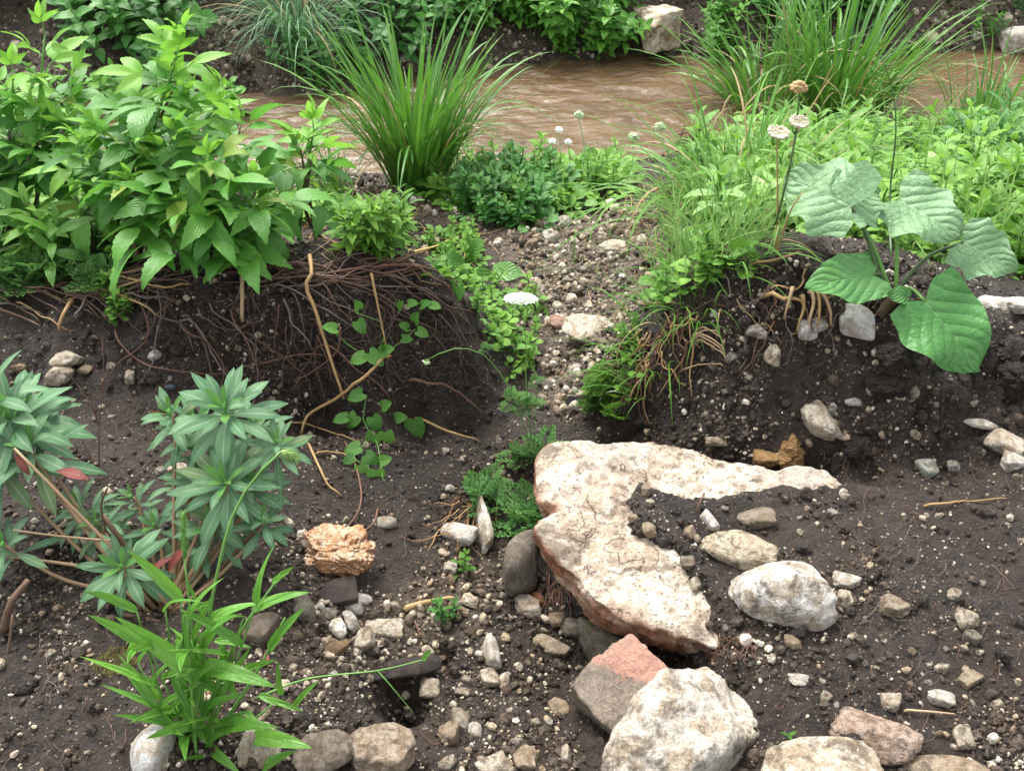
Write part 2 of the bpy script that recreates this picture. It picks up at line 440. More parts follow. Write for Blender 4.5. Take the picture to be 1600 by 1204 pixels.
res = cp[:, 2] - base_z(cp[:, 0], cp[:, 1])
A = _phi(cp, cp); nC = len(cp)
A2 = np.block([[A + 0.012 * np.eye(nC), np.ones((nC, 1))], [np.ones((1, nC)), np.zeros((1, 1))]])
sol = np.linalg.solve(A2, np.concatenate([res, [0]]))
def rbf(x, y):
    out = np.empty(len(x))
    for i in range(0, len(x), 40000):
        q = np.stack([x[i:i + 40000], y[i:i + 40000]], 1)
        out[i:i + 40000] = _phi(q, cp) @ sol[:-1] + sol[-1]
    return out

# the slab: outline on its own, gently tilted top plane
def slab_plane(x, y): return 0.055 + .12 * (y - 1.55) + .035 * x
def slab_pt(u, v):
    z = .06
    for _ in range(6):
        p = pz(u, v, z); z = slab_plane(p[0], p[1])
    return pz(u, v, z)
SOIL_ON_SLAB = [(1312, 742), (1200, 745), (1120, 752), (1075, 765), (1040, 752), (990, 738), (968, 770), (905, 765), (925, 782), (962, 800), (968, 842), (1010, 855), (1045, 880), (1062, 915), (1082, 940), (1086, 985), (1110, 1000), (1150, 1060), (1180, 1204), (1200, 1400), (1900, 1400), (1900, 800), (1600, 790), (1450, 765)]
SP = np.array([slab_pt(*p)[:2] for p in SOIL_ON_SLAB])
def poly_sd(P, x, y):
    """signed distance to a polygon, positive inside"""
    d = np.full(len(x), 1e9); ins = np.zeros(len(x), bool)
    for i in range(len(P)):
        a = P[i]; b = P[(i + 1) % len(P)]; e = b - a
        t = np.clip(((x - a[0]) * e[0] + (y - a[1]) * e[1]) / (e @ e), 0, 1)
        d = np.minimum(d, (x - a[0] - t * e[0]) ** 2 + (y - a[1] - t * e[1]) ** 2)
        c = ((a[1] > y) != (b[1] > y)) & (x < (b[0] - a[0]) * (y - a[1]) / (b[1] - a[1] + 1e-12) + a[0])
        ins ^= c
    return np.where(ins, 1, -1) * np.sqrt(d)

def axis(*segs):
    out = []
    for a, b, s in segs: out.append(np.arange(a, b, s))
    return np.concatenate(out)
xs = axis((-1.7, 1.7, .0075)); xs = np.concatenate([-3.2 + np.arange(0, 1.5, .022), xs, np.arange(1.7, 3.2, .022)])
xs = np.concatenate([np.arange(-6, -3.2, .045), xs, np.arange(3.2, 6, .045)])
g = np.cumsum(np.linspace(.1, 6, 22)); xs = np.concatenate([-6 - g[::-1], xs, 6 + g])
ys = axis((-4, .5, .3), (.5, .95, .03), (.95, 2.75, .0075), (2.75, 5.0, .016), (5.0, 8.2, .03))
ys = np.concatenate([ys, 8.2 + np.cumsum(np.linspace(.06, 8, 26))])
xs = np.unique(np.round(xs, 5)); ys = np.unique(np.round(ys, 5))
GX, GY = np.meshgrid(xs, ys); gx = GX.ravel(); gy = GY.ravel()
bz = base_z(gx, gy)
win = (1 - sstep(3.6, 6, np.abs(gx))) * (1 - sstep(4.2, 4.75, gy))
near_m = win > 0
z = bz.copy()
z[near_m] += rbf(gx[near_m], gy[near_m]) * win[near_m]
nearsel = (gy > .5) & (gy < 8.5) & (np.abs(gx) < 6)
P3 = np.stack([gx, gy, gx * 0], 1)
wet = gy * 0
land = 1 - sstep(0, .15, gy - near_edge(gx)) * (1 - sstep(-.15, .05, gy - far_edge(gx)))
n1 = fbm(P3[nearsel] * 3.1, 3, 21); n2 = fbm(P3[nearsel] * 11, 4, 31); n3 = fbm(P3[nearsel] * 45, 3, 41, .6)
ridge = 1 - np.abs(fbm(P3[nearsel] * 22, 3, 51))
ls = land[nearsel]
z[nearsel] += ls * (n1 * .012 + n2 * .016 + n3 * .007 + (ridge - .8) * .014)
# steep faces crumble more
zz2 = z.reshape(GX.shape)
gyz, gxz = np.gradient(zz2, ys, xs)
slope = np.clip(np.hypot(gyz, gxz).ravel(), 0, 2)
z[nearsel] += ls * sstep(.45, 1.1, slope[nearsel]) * (fbm(P3[nearsel] * np.array([14, 30, 1]), 4, 61, .65) * .045)
# rough dug soil of the right heap
heap = np.exp(-(((gx - 1.0) / .75) ** 2 + ((gy - 2.0) / .25) ** 2))
z[nearsel] += (heap[nearsel]) * fbm(P3[nearsel] * 9 + 5, 5, 71, .65) * .10
def dent(u, v, zg, r, depth):
    global z
    p = pz(u, v, zg); z = z - depth * np.exp(-(((gx - p[0]) ** 2 + (gy - p[1]) ** 2) / r ** 2) ** 1.5)
dent(620, 1085, -.1, .06, .10); dent(690, 1000, -.1, .035, .05); dent(1270, 715, .06, .055, .07); dent(1230, 735, .06, .05, .05)
dent(640, 655, -.08, .05, .04); dent(720, 655, -.1, .05, .04); dent(1560, 600, .2, .08, .08); dent(110, 880, .03, .08, .04); dent(250, 930, .02, .06, .03)
dent(985, 660, -.05, .08, .11); dent(1080, 700, -.0, .05, .05); dent(700, 955, -.1, .03, .03); dent(1005, 1000, -.13, .08, .08); dent(1060, 1000, -.12, .06, .08); dent(950, 985, -.13, .06, .04)
# soil lying on the slab, and the shelf it continues into
sd = poly_sd(SP, gx, gy) + .030 * fbm(P3 * 14, 4, 81, .65)
k = sstep(-.012, .045, sd) * (1 - sstep(1.76, 1.84, gy - .02 * gx)) * sstep(.3, .6, gy)
shelf = slab_plane(gx, gy) + .012 + np.where(nearsel, 1, 0) * 0
shelf[nearsel] += n2 * .012 + n3 * .006 + (ridge - .8) * .010 + .02 * n1 
right_w = sstep(.55, 1.1, gx)
target = np.where(gx > .55, shelf * (1 - right_w) + np.maximum(z, shelf) * right_w, shelf)
z = z * (1 - k) + np.maximum(target, np.where(gx > .5, z, -9)) * k
Z = z.reshape(GX.shape)

def hgt(x, y):
    x = np.asarray(x, float); y = np.asarray(y, float)
    i = np.clip(np.searchsorted(xs, x) - 1, 0, len(xs) - 2); j = np.clip(np.searchsorted(ys, y) - 1, 0, len(ys) - 2)
    fx = np.clip((x - xs[i]) / (xs[i + 1] - xs[i]), 0, 1); fy = np.clip((y - ys[j]) / (ys[j + 1] - ys[j]), 0, 1)
    return Z[j, i] * (1 - fx) * (1 - fy) + Z[j, i + 1] * fx * (1 - fy) + Z[j + 1, i] * (1 - fx) * fy + Z[j + 1, i + 1] * fx * fy
def nrm(x, y, e=.02):
    a = (hgt(x + e, y) - hgt(x - e, y)) / (2 * e); b = (hgt(x, y + e) - hgt(x, y - e)) / (2 * e)
    n = np.stack([-a, -b, np.ones_like(a)], -1); return n / np.linalg.norm(n, axis=-1)[..., None]
_ts = np.concatenate([np.arange(.7, 3.4, .008), np.arange(3.4, 10.5, .02)])
def ground(u, v):
    """points of the ground seen at photo pixels"""
    D = ray(u, v); out = np.zeros((len(D), 3))
    for c in range(0, len(D), 4000):
        d = D[c:c + 4000]
        Y = _ts[None] * np.ones((len(d), 1)); X = d[:, 0:1] / d[:, 1:2] * Y; ZZ = CAMZ + d[:, 2:3] / d[:, 1:2] * Y
        below = ZZ < hgt(X, Y)
        i = np.argmax(below, 1); i = np.where(below.any(1), i, len(_ts) - 1)
        y = _ts[i]; x = d[:, 0] / d[:, 1] * y
        out[c:c + 4000] = np.stack([x, y, hgt(x, y)], 1)
    return out
def G(u, v): return ground(u, v)[0]

# gravelly, paler soil of the path, the stream edge and the far bank
def pix_of(P):
    d = np.asarray(P) - CAM
    w = d @ _f; return 800 + FPX * d[:, 0] / w, 602 - FPX * (d @ _u) / w
pu, pv = pix_of(np.stack([gx, gy, z], 1))
def pathpoly(*pp): return np.array([ground(a, b)[0][:2] for a, b in pp])
PATH = pathpoly((835, 640), (850, 560), (840, 500), (800, 440), (770, 385), (800, 340), (1000, 320), (1050, 350), (1040, 430), (990, 490), (950, 560), (900, 640))
grit = sstep(-.10, .10, poly_sd(PATH, gx, gy) + .08 * fbm(P3 * 6, 3, 91))
LEFTP = pathpoly((420, 350), (600, 330), (760, 360), (800, 300), (560, 290), (400, 290))
grit = np.maximum(grit, .8 * sstep(-.15, .15, poly_sd(LEFTP, gx, gy) + .1 * fbm(P3 * 6, 3, 92)))
grit = np.maximum(grit, sstep(-.2, .1, gy - far_edge(gx)) * (.45 + .35 * fbm(P3 * 1.5, 3, 93)) * (1 - sstep(9, 11, gy)))
CENT = pathpoly((480, 960), (600, 940), (740, 850), (790, 850), (760, 1000), (600, 1040), (500, 1060))
grit = np.maximum(grit, .5 * sstep(-.08, .08, poly_sd(CENT, gx, gy) + .06 * fbm(P3 * 8, 3, 94)))
grit = np.clip(grit, 0, 1)
mb = MB(); mb.add(np.stack([gx, gy, z], 1), grid_q(len(ys), len(xs)), uv=np.stack([gx, gy], 1), c=grit)

def m_soil():
    k = NT("dark_wet_soil"); P = k.pos()
    gr = k.n("ShaderNodeAttribute", attribute_name="tint").outputs['Fac']
    a = k.noise(P, 5, 4); b = k.noise(P, 26, 6, .65, .3); c = k.noise(P, 120, 5, .7); d = k.noise(P, 420, 3, .6)
    dark = k.mix(k.ramp(b, (.36, 0.), (.68, 1.)), (.013, .0085, .0058), (.054, .037, .026))
    dark = k.mix(k.ramp(a, (.40, 0.), (.66, .6)), dark, (.042, .026, .016))
    big = k.noise(P, 1.7, 5, .6); dark = k.mix(k.ramp(big, (.50, 0.), (.62, .55)), dark, (.070, .052, .038))
    dark = k.mix(k.ramp(big, (.36, .6), (.46, .0)), dark, (.013, .009, .007))
    pale = k.mix(k.ramp(b, (.36, 0.), (.68, 1.)), (.060, .042, .029), (.26, .195, .135))
    col = k.mix(k.math('MULTIPLY', gr, .95), dark, pale)
    col = k.mix(k.ramp(c, (.54, 0.), (.72, .7)), col, k.mix(gr, (.11, .082, .058), (.30, .24, .175)))
    v = k.n("ShaderNodeTexVoronoi", {'Vector': P, 'Scale': 105.0, 'Randomness': 1.0})
    rnd = k.n("ShaderNodeSeparateColor", {0: v.outputs['Color']})
    fleck = k.math('MULTIPLY', k.math('LESS_THAN', v.outputs['Distance'], k.math('MULTIPLY', rnd.outputs[0], .42)), k.math('GREATER_THAN', rnd.outputs[1], k.math('ADD', .62, k.math('SUBTRACT', k.math('MULTIPLY', a, .55), k.math('MULTIPLY', gr, .32)))))
    col = k.mix(fleck, col, k.mix(rnd.outputs[2], (.22, .17, .12), (.60, .53, .42)))
    v2 = k.n("ShaderNodeTexVoronoi", {'Vector': P, 'Scale': 230.0})
    rn2 = k.n("ShaderNodeSeparateColor", {0: v2.outputs['Color']})
    fl2 = k.math('MULTIPLY', k.math('LESS_THAN', v2.outputs['Distance'], .33), k.math('GREATER_THAN', rn2.outputs[1], k.math('ADD', .62, k.math('SUBTRACT', k.math('MULTIPLY', a, .58), k.math('MULTIPLY', gr, .22)))))
    col = k.mix(fl2, col, k.mix(rn2.outputs[0], (.14, .105, .075), (.50, .43, .33)))
    h = k.math('ADD', k.math('ADD', k.math('MULTIPLY', b, 1.0), k.math('MULTIPLY', c, .55)), k.math('ADD', k.math('MULTIPLY', d, .22), k.math('MULTIPLY', k.math('ADD', fleck, fl2), .12)))
    k.principled(col, k.ramp(b, (.3, .34), (.62, .75)), k.bump(h, .03, 1.0), .5)
    return k.m
soil_m = m_soil()
gr_o = link("ground", mb.mesh("ground", soil_m)); gr_o['kind'] = 'structure'

# ------------------------------------------------------------------ the muddy stream
wx = np.arange(-9, 9.01, .022); wy = np.arange(4.2, 7.35, .022)
WX, WY = np.meshgrid(wx, wy); w3 = np.stack([WX.ravel(), WY.ravel()], 1)
q = np.stack([w3[:, 0] * .9 + .5 * w3[:, 1], w3[:, 1] * 2.3 - .4 * w3[:, 0], w3[:, 0] * 0], 1)
warp = np.stack([fbm(q * 1.2, 3, 7), fbm(q * 1.2 + 31, 3, 8), q[:, 2] * 0], 1)
h = fbm(q * 1.6 + warp * .8, 3, 9) * .018 + (1 - np.abs(fbm(q * 3.6 + warp * 1.1, 3, 10)) * 2) * .015 + fbm(q * 11 + warp * 2, 3, 12) * .008
mb = MB(); mb.add(np.stack([w3[:, 0], w3[:, 1], WATER + h], 1), grid_q(len(wy), len(wx)), uv=w3, c=.5)
def m_water():
    k = NT("muddy_water"); P = k.pos()
    mp = k.n("ShaderNodeMapping", {'Vector': P, 'Rotation': (0, 0, R(-12)), 'Scale': (1.0, 2.4, 1.0)}).outputs[0]
    a = k.noise(mp, 2.2, 5, .6, .8); b = k.noise(mp, 13, 5, .62, .6)
    col = k.mix(k.ramp(a, (.35, 0.), (.66, 1.)), (.082, .049, .022), (.138, .088, .044))
    col = k.mix(k.ramp(b, (.50, 0.), (.72, .5)), col, (.23, .160, .110))
    k.principled(col, .07, k.bump(k.math('ADD', a, k.math('MULTIPLY', b, .35)), .03, .8), .5, **{'IOR': 1.33})
    return k.m
wo = link("stream_water", mb.mesh("stream_water", m_water())); wo['kind'] = 'structure'

# ================================================================== STONES
stone_m = m_stone("limestone", fine=.36, crack=0.0)
boulder_m = m_stone("boulder_limestone", fine=.8, crack=.3)
fine_stone_m = m_stone("gravel_stone", stuff=True, crack=.2, fine=1.6)

# ------------------------------------------------------------------ the big slab
SLAB = [(848, 696), (858, 686), (882, 682), (940, 686), (1000, 681), (1040, 684), (1078, 690), (1112, 706), (1140, 715), (1212, 730), (1262, 724), (1316, 740), (1350, 790), (1300, 880), (1180, 970), (1128, 1000), (1088, 993), (1066, 982), (1010, 962), (970, 946), (934, 934), (915, 915), (894, 888), (868, 862), (850, 836), (836, 818), (842, 806), (866, 797), (868, 786), (846, 778), (838, 750), (840, 715)]
sl = np.array([slab_pt(*p) for p in SLAB]); c0 = slab_pt(1050, 830)
ang = np.arctan2(sl[:, 1] - c0[1], sl[:, 0] - c0[0]); rr = np.hypot(sl[:, 1] - c0[1], sl[:, 0] - c0[0])
o_ = np.argsort(ang); ang = ang[o_]; rr = rr[o_]
NA = 420; th = np.linspace(-math.pi, math.pi, NA, endpoint=False)
Rr = np.interp(th, np.concatenate([ang - 2 * math.pi, ang, ang + 2 * math.pi]), np.tile(rr, 3))
Rr = Rr * (1 + .030 * fbm(np.stack([np.cos(th) * 7, np.sin(th) * 7, th * 0], 1), 5, 3, .7))
prof = [(f, 0.0, 0.) for f in np.linspace(.02, .93, 62)] + [(.955, -.002, 0), (.972, -.005, .1), (.986, -.011, .35), (.996, -.020, .8), (1.0, -.030, 1), (.998, -.041, 1), (.99, -.052, 1), (.975, -.064, 1), (.96, -.078, 1), (.945, -.092, 1), (.925, -.107, 1), (.90, -.122, 1), (.86, -.138, 1), (.80, -.15, 1), (.5, -.16, 1), (.02, -.16, 1)]
V = []; St = []
for f, dz, s in prof:
    x = c0[0] + np.cos(th) * Rr * f; y = c0[1] + np.sin(th) * Rr * f
    V.append(np.stack([x, y, slab_plane(x, y) + dz], 1)); St.append(np.full(NA, s))
V = np.array(V); St = np.array(St); nR = len(prof)
P = V.reshape(-1, 3)
nz = fbm(P * 7, 4, 15, .55); n_f = fbm(P * 34, 4, 16, .6); step = fbm(P * np.array([5, 8, 3]) + 4, 3, 17)
top = (1 - St.ravel())
side = St.ravel()
out = P - c0; out[:, 2] = 0; out /= np.linalg.norm(out, axis=1)[:, None] + 1e-6
lay = np.abs(((P[:, 2] * 30 + fbm(P * 8, 2, 19) * 1.5) % 1) - .5)
# terraces on the top: broken bedding that steps down towards the notch
ter = step
dz = top * (nz * .016 + n_f * .004 + ter * .010 + .010 * fbm(P * 22, 5, 22, .62) - .008 * sstep(.10, .0, np.abs(fbm(P * 6 + 3, 5, 23, .6))))
low = sstep(.0, .06, -(P[:, 1] - 1.60 - .1 * (P[:, 0] - .1))) * top          # the near lobe lies a little lower
P = P + out * (side * (nz * .022 + n_f * .010 + (lay - .25) * .03))[:, None]
P[:, 2] += dz - low * .012 + side * n_f * .008
mb = MB()
i = np.arange(nR - 1)[:, None] * NA + np.arange(NA)[None]; j = np.arange(nR - 1)[:, None] * NA + (np.arange(NA)[None] + 1) % NA
q = np.stack([i, j, j + NA, i + NA], -1).reshape(-1, 4)
capt = np.array([(a, (a + 1) % NA, 0) for a in range(1, NA - 1)])
capb = np.array([((nR - 1) * NA, (nR - 1) * NA + (a + 1) % NA, (nR - 1) * NA + a) for a in range(1, NA - 1)])
# rust where iron-rich bedding crops out: the broken flank and a vein along the back edge
su, sv = pix_of(P)
vein = np.exp(-((sv - (684 + .215 * np.clip(su - 1030, 0, 400))) / 9) ** 2) * sstep(980, 1010, su) * (1 - sstep(1190, 1230, su)) 
notch = np.exp(-(((su - 862) / 34) ** 2 + ((sv - 792) / 16) ** 2))
stain = np.clip(side * (.75 + .6 * nz) + vein * .8 + notch * .55, 0, 1)
mb.add(P, q, np.concatenate([capt, capb]), None, stain)
def m_slab():
    k = NT("slab_limestone"); P = k.pos()
    st = k.n("ShaderNodeAttribute", attribute_name="tint").outputs['Fac']
    big = k.noise(P, 7, 6, .62, .5); med = k.noise(P, 34, 6, .66, .3); fin = k.noise(P, 150, 4, .62); b2 = k.noise(P, 4.2, 4, .6)
    col = k.mix(k.ramp(big, (.38, 0.), (.60, 1.)), (.58, .52, .425), (.36, .275, .20))
    col = k.mix(k.ramp(b2, (.54, 0.), (.66, .6)), col, (.44, .28, .19))
    col = k.mix(k.ramp(med, (.47, 0.), (.62, .85)), col, (.24, .185, .13))
    col = k.mix(k.ramp(med, (.30, .75), (.42, .0)), col, (.74, .71, .64))
    col = k.mix(k.ramp(fin, (.555, 0.), (.645, .85)), col, (.065, .045, .032))
    wv = k.n("ShaderNodeTexWave", {'Vector': P, 'Scale': 4.0, 'Distortion': 16.0, 'Detail': 5.0, 'Detail Scale': 2.2}).outputs['Fac']
    dr = k.noise(P, 5.5, 7, .72, .6); col = k.mix(k.ramp(dr, (.51, 0.), (.60, .85)), col, (.12, .088, .06))
    gry = k.noise(P, 3.1, 5, .65); col = k.mix(k.ramp(gry, (.54, 0.), (.64, .55)), col, (.36, .33, .28))
    crk = k.math('MULTIPLY', k.ramp(wv, (.0, 1.0), (.03, 0.0)), k.ramp(big, (.50, 0.0), (.62, .8)))
    col = k.mix(crk, col, (.10, .065, .04))
    rust = k.mix(k.ramp(med, (.35, 0.), (.65, 1.)), (.30, .115, .055), (.11, .045, .022))
    rust = k.mix(k.ramp(big, (.48, 0.), (.62, .75)), rust, (.50, .36, .25))
    col = k.mix(k.math('MULTIPLY', k.ramp(k.math('ADD', st, k.math('MULTIPLY', k.math('SUBTRACT', med, .5), 1.1)), (.32, 0.), (.72, 1.)), .92), col, rust)
    h = k.math('ADD', k.math('MULTIPLY', med, 1.0), k.math('SUBTRACT', k.math('MULTIPLY', fin, .4), crk))
    k.principled(col, k.ramp(big, (.3, .45), (.7, .8)), k.bump(h, .008, 1.0), .4)
    return k.m
whole("stone_slab", mb, m_slab(), "large cream limestone slab with rusty broken flank, partly buried under dark soil", "rock slab", c0 - np.array([0, 0, .16]))
CREAM = (.70, .63, .51); PALE = (.76, .73, .66); TAN = (.50, .405, .29); GREY = (.24, .22, .19); WHITE = (.85, .84, .81)
DGREY = (.085, .075, .07); RUST = (.40, .18, .085); OLIVE = (.27, .25, .185); BROWN = (.13, .085, .06); PINK = (.45, .28, .21)
stone_marks = []
def stone_place(u, v, w, h, flat=.7, emb=.35):
    p = G(u, v); th = math.atan2(CAMZ - p[2], math.hypot(p[0], p[1])); k = mpp(p)
    rx = w / 2 * k; ry = h / 2 * k / math.sqrt(math.sin(th) ** 2 + (flat * math.cos(th)) ** 2); rz = ry * flat * 1.2
    c = p + (CAM - p) * (rz * emb / (CAMZ - p[2]))
    return c, (rx, ry, rz)
def stone(u, v, w, h, label, col, flat=.7, rot=0, lvl=4, seed=None, sharp=11, planes=10, rough=.13, pit=.07, bed=0., emb=.2, tilt=(0, 0), mat=None, name="stone", cat="stone", group=None, dz=0, asym=.25):
    c, dims = stone_place(u, v, w, h, flat, emb)
    c = c + np.array([0, 0, dz])
    seed = seed if seed is not None else int(u * 7 + v * 13)
    if rough > .06 and w >= 24: rough *= 1.35; sharp *= 1.3
    P, _, f, uv = rock_tpl(seed, lvl, sharp, planes, rough, 2.0, pit, bed, asym)
    a = R(rot)
    Rz = np.array([[math.cos(a), -math.sin(a), 0], [math.sin(a), math.cos(a), 0], [0, 0, 1]])
    Rx = np.array(Matrix.Rotation(R(tilt[0]), 3, 'X')) @ np.array(Matrix.Rotation(R(tilt[1]), 3, 'Y'))
    # shape is built at real size, the object only stands where it lies
    s = max(dims); M = Rx @ Rz @ np.diag(np.array(dims) / s)
    mb = MB(); mb.add(P @ M.T, None, f, uv, .5)
    o = link(name, mb.mesh(name, mat or (boulder_m if w > 88 else stone_m))); o.location = Vector(c); o.scale = (s, s, s)
    o.color = (*col, .12 if col == WHITE else (.5 if col == PALE else .85)); tag(o, label, cat, group); stone_marks.append((u, v, max(w, h) / 2))
    return o

B = stone
B(1066, 1168, 284, 158, "largest mottled cream boulder at the lower edge, right of the red-topped rock", (.66, .62, .54), .95, 44, 5, 23, 7, 9, .16, .06, emb=.15, name="boulder", cat="boulder")
B(1222, 932, 152, 98, "rounded white pitted boulder on the dark soil right of the slab tip", (.82, .79, .72), .75, -6, 5, 8, 5, 10, .09, .07, emb=.3, name="boulder", cat="boulder")
B(1154, 862, 116, 50, "long tan wedge-shaped rock just above the rounded white boulder", (.72, .64, .49), .62, -16, 5, 21, 8, 9, .12, .06, .06, emb=.3, name="boulder", cat="boulder")
B(1278, 1208, 185, 95, "pale low boulder cut by the lower edge beside the tiny seedling", CREAM, .5, -8, 5, 31, 6, 9, .10, .05, emb=.2, name="boulder", cat="boulder")
B(1372, 1160, 120, 62, "rust-streaked white rock behind the low pale boulder", (.62, .48, .39), .6, -28, 5, 41, 8, 10, .13, .07, emb=.3, name="boulder", cat="boulder")
B(1480, 1205, 150, 40, "flat tan rock cut by the lower right edge", TAN, .5, -10, 4, 44, 6, 9, .10, .05, emb=.2, name="boulder", cat="boulder")
B(590, 1176, 104, 84, "cream boulder with a rusty left side at the lower edge left of centre", (.56, .46, .35), .62, -30, 5, 51, 10, 9, .09, .04, emb=.3, name="boulder", cat="boulder")
B(240, 1172, 72, 96, "smooth bright white stone beside the broad-leaved grass", WHITE, .6, 8, 4, 61, 4, 7, .04, .0, emb=.3)
B(815, 892, 52, 88, "smooth dark grey stone leaning on the left flank of the slab", GREY, .75, 0, 4, 71, 6, 9, .04, .03, emb=.5, dz=.02)
B(936, 1003, 52, 84, "grey-green upright stone below the rusty flank of the slab", OLIVE, .55, 22, 4, 81, 12, 8, .05, .03, emb=.6, tilt=(-20, 0))
B(530, 928, 54, 34, "dark brown flat triangular stone below the orange rock", (.065, .052, .048), .42, 12, 4, 91, 16, 5, .03, .0, emb=.3)
B(1338, 508, 50, 36, "clean white stone on the right heap below the big leaves", WHITE, .6, -10, 4, 101, 12, 8, .05, .02, emb=.35)
B(1276, 674, 42, 48, "pale crumbly stone stuck in the foot of the right heap", CREAM, .6, 40, 4, 111, 8, 10, .14, .08, emb=.1, dz=.01)
B(1022, 44, 52, 46, "big cream angular rock in the far bank above the water", (.76, .68, .54), .8, 35, 5, 123, 26, 3, .08, .02, emb=.3, name="boulder", cat="boulder")
B(1596, 62, 54, 30, "white rock at the water's far edge by the right side", PALE, .7, 0, 4, 131, 9, 8, .08, .03, emb=.4, name="boulder", cat="boulder")
B(1120, 690, 34, 16, "small stone half hidden behind the back edge of the slab", TAN, .6)
B(632, 1052, 112, 30, "dark flat stone roofing the small hollow", (.05, .042, .04), .35, 14, 4, 141, 12, 7, .04, .02, emb=.9, dz=.015)
B(926, 518, 96, 42, "broad flat pale stone set in the gravel path", CREAM, .4, 10, 4, 151, 7, 9, .10, .04, emb=.3)
B(880, 508, 38, 26, "pinkish stone on the gravel path beside the flat pale one", PINK, .5, 0, 4, 161, 8, 9, .08, .04)
B(962, 386, 62, 20, "long pale stone at the upper end of the gravel path", CREAM, .5, 8, 4, 171, 8, 9, .09, .04)
B(1570, 694, 58, 36, "largest cream stone at the right border of the heap", CREAM, .6, -30, 4, 181, 8, 9, .1, .06)
B(1582, 722, 36, 26, "round pale stone below the largest cream stone of the right border", PALE, .6)
B(1528, 668, 52, 16, "long flat pale stone lying on the dark slope near the right border", PALE, .4, -22)
B(1447, 736, 32, 26, "greenish white stone on the slope right of the slab's end", (.62, .66, .58), .7, 0, 4, 191, 8, 9, .05, .02)
B(1180, 812, 60, 34, "grey-tan pitted stone behind the tan wedge-shaped rock", (.36, .31, .24), .6, -10, 4, 201, 6, 9, .1, .1)
B(1107, 816, 12, 32, "thin white chip lying upright on the soil of the slab", WHITE, .6, 22, 3, 211, 14, 6, .03, .0)
B(757, 822, 22, 78, "tall narrow white stone beside the lacy green leaves", PALE, .5, 12, 4, 221, 8, 10, .12, .06)
B(715, 838, 48, 32, "rough white stone in the gully between orange rock and slab", PALE, .6, -20, 4, 231, 8, 9, .1, .06)
B(600, 818, 40, 22, "smooth oval pale stone above the orange rock", (.50, .46, .38), .6, -28, 4, 241, 5, 8, .04, .02)
B(478, 957, 34, 42, "grey lichen-covered stone near the grass leaves", (.28, .26, .22), .7, 10, 4, 251, 6, 9, .08, .06)
B(408, 985, 46, 42, "grey-brown angular stone left of the grey lichen-covered one", (.30, .25, .20), .7, -20, 4, 261, 10, 8, .06, .05)
B(553, 947, 34, 24, "white rounded stone touching the dark triangular stone", PALE, .7, 0, 4, 271, 5, 9, .06, .03)
B(568, 937, 24, 16, "small white stone tucked behind the white rounded stone", WHITE, .6)
B(550, 978, 20, 30, "white narrow stone pointing down below the dark triangular stone", PALE, .6, 25)
B(572, 1008, 28, 38, "cream upright stone in the pale rubble", CREAM, .7, -15, 4, 281, 9, 9, .08, .05)
B(600, 985, 60, 26, "flat cream stone heading the pale rubble", CREAM, .5, 5, 4, 283, 9, 9, .1, .05)
B(522, 1020, 46, 20, "tan flat wedge of stone in the soil left of the rubble", (.32, .22, .12), .5, 18, 4, 291, 14, 6, .05, .02)
B(860, 1010, 54, 26, "long tan-edged stone below the slab's rusty flank", (.50, .43, .33), .6, -38, 4, 301, 10, 8, .07, .03, bed=.05)
B(768, 1026, 24, 46, "long white stone standing in the gully floor", PALE, .7, 18, 4, 311, 8, 9, .08, .04)
B(764, 1058, 32, 34, "cream triangular stone under the long white stone of the gully", CREAM, .7)
B(672, 1080, 30, 28, "cream triangular stone beside the mouth of the hollow", CREAM, .7)
B(826, 953, 42, 32, "pale angular stone at the foot of the dark grey leaning stone", CREAM, .7)
B(868, 972, 26, 24, "tan stone in the rubble under the rusty flank", TAN, .7)
B(893, 984, 34, 28, "grey-cream stone beside the grey-green upright one", (.42, .38, .30), .7, -10)
B(838, 938, 24, 20, "rusty flake against the rusty flank of the slab", RUST, .6)
B(408, 1170, 60, 60, "pale stone half hidden under the grass leaves", CREAM, .6, -10, 4, 317, 7, 9, .09, .05)
B(510, 1180, 90, 60, "grey-brown worn rock left of the cream boulder at the lower edge", (.34, .29, .235), .6, 5, 4, 319, 6, 9, .1, .08)
B(770, 1196, 60, 30, "layered cream rock at the lower edge, right of the rusty-sided boulder", CREAM, .6, 8, 4, 321, 12, 8, .07, .03, bed=.08)
B(884, 1182, 22, 34, "blocky cream stone standing beside the largest boulder", CREAM, .8)
B(822, 1192, 40, 36, "brown pitted rock at the lower edge under the gully", TAN, .7)
B(720, 1128, 32, 34, "pale rough stone in the gully right of the hollow", (.46, .41, .33), .8)
B(742, 1144, 22, 24, "white chip beside the pale rough stone of the gully", PALE, .7)
B(872, 1108, 36, 30, "tan splintered stone on the black soil left of the red-topped rock", TAN, .6, -30)
B(700, 1150, 30, 34, "tan stone below the pale rough stone of the gully", TAN, .7)
B(242, 557, 22, 16, "bright white pebble on the dark slope at left", WHITE, .7)
B(104, 562, 40, 26, "largest cream stone of the left slope", CREAM, .6)
B(98, 592, 34, 28, "cream rubble stone below the largest one of the left slope", CREAM, .7)
B(132, 580, 22, 14, "tan stone right of the cream rubble on the left slope", TAN, .7)
B(32, 578, 20, 12, "buff stone near the left border of the slope", (.5, .38, .24), .7)
B(246, 655, 24, 20, "reddish brown stone behind the spurge leaves", (.30, .16, .095), .7)
B(205, 594, 16, 16, "buff triangular pebble on the left slope", CREAM, .7)
B(1182, 520, 30, 20, "grey-white stone pressed into the face of the right heap", (.5, .48, .42), .6, -20)
B(1255, 520, 22, 26, "left stone of the white trio on the right heap", WHITE, .7)
B(1278, 516, 22, 20, "right stone of the white trio on the right heap", PALE, .7, 15)
B(1264, 534, 16, 16, "lowest stone of the white trio on the right heap", WHITE, .7)
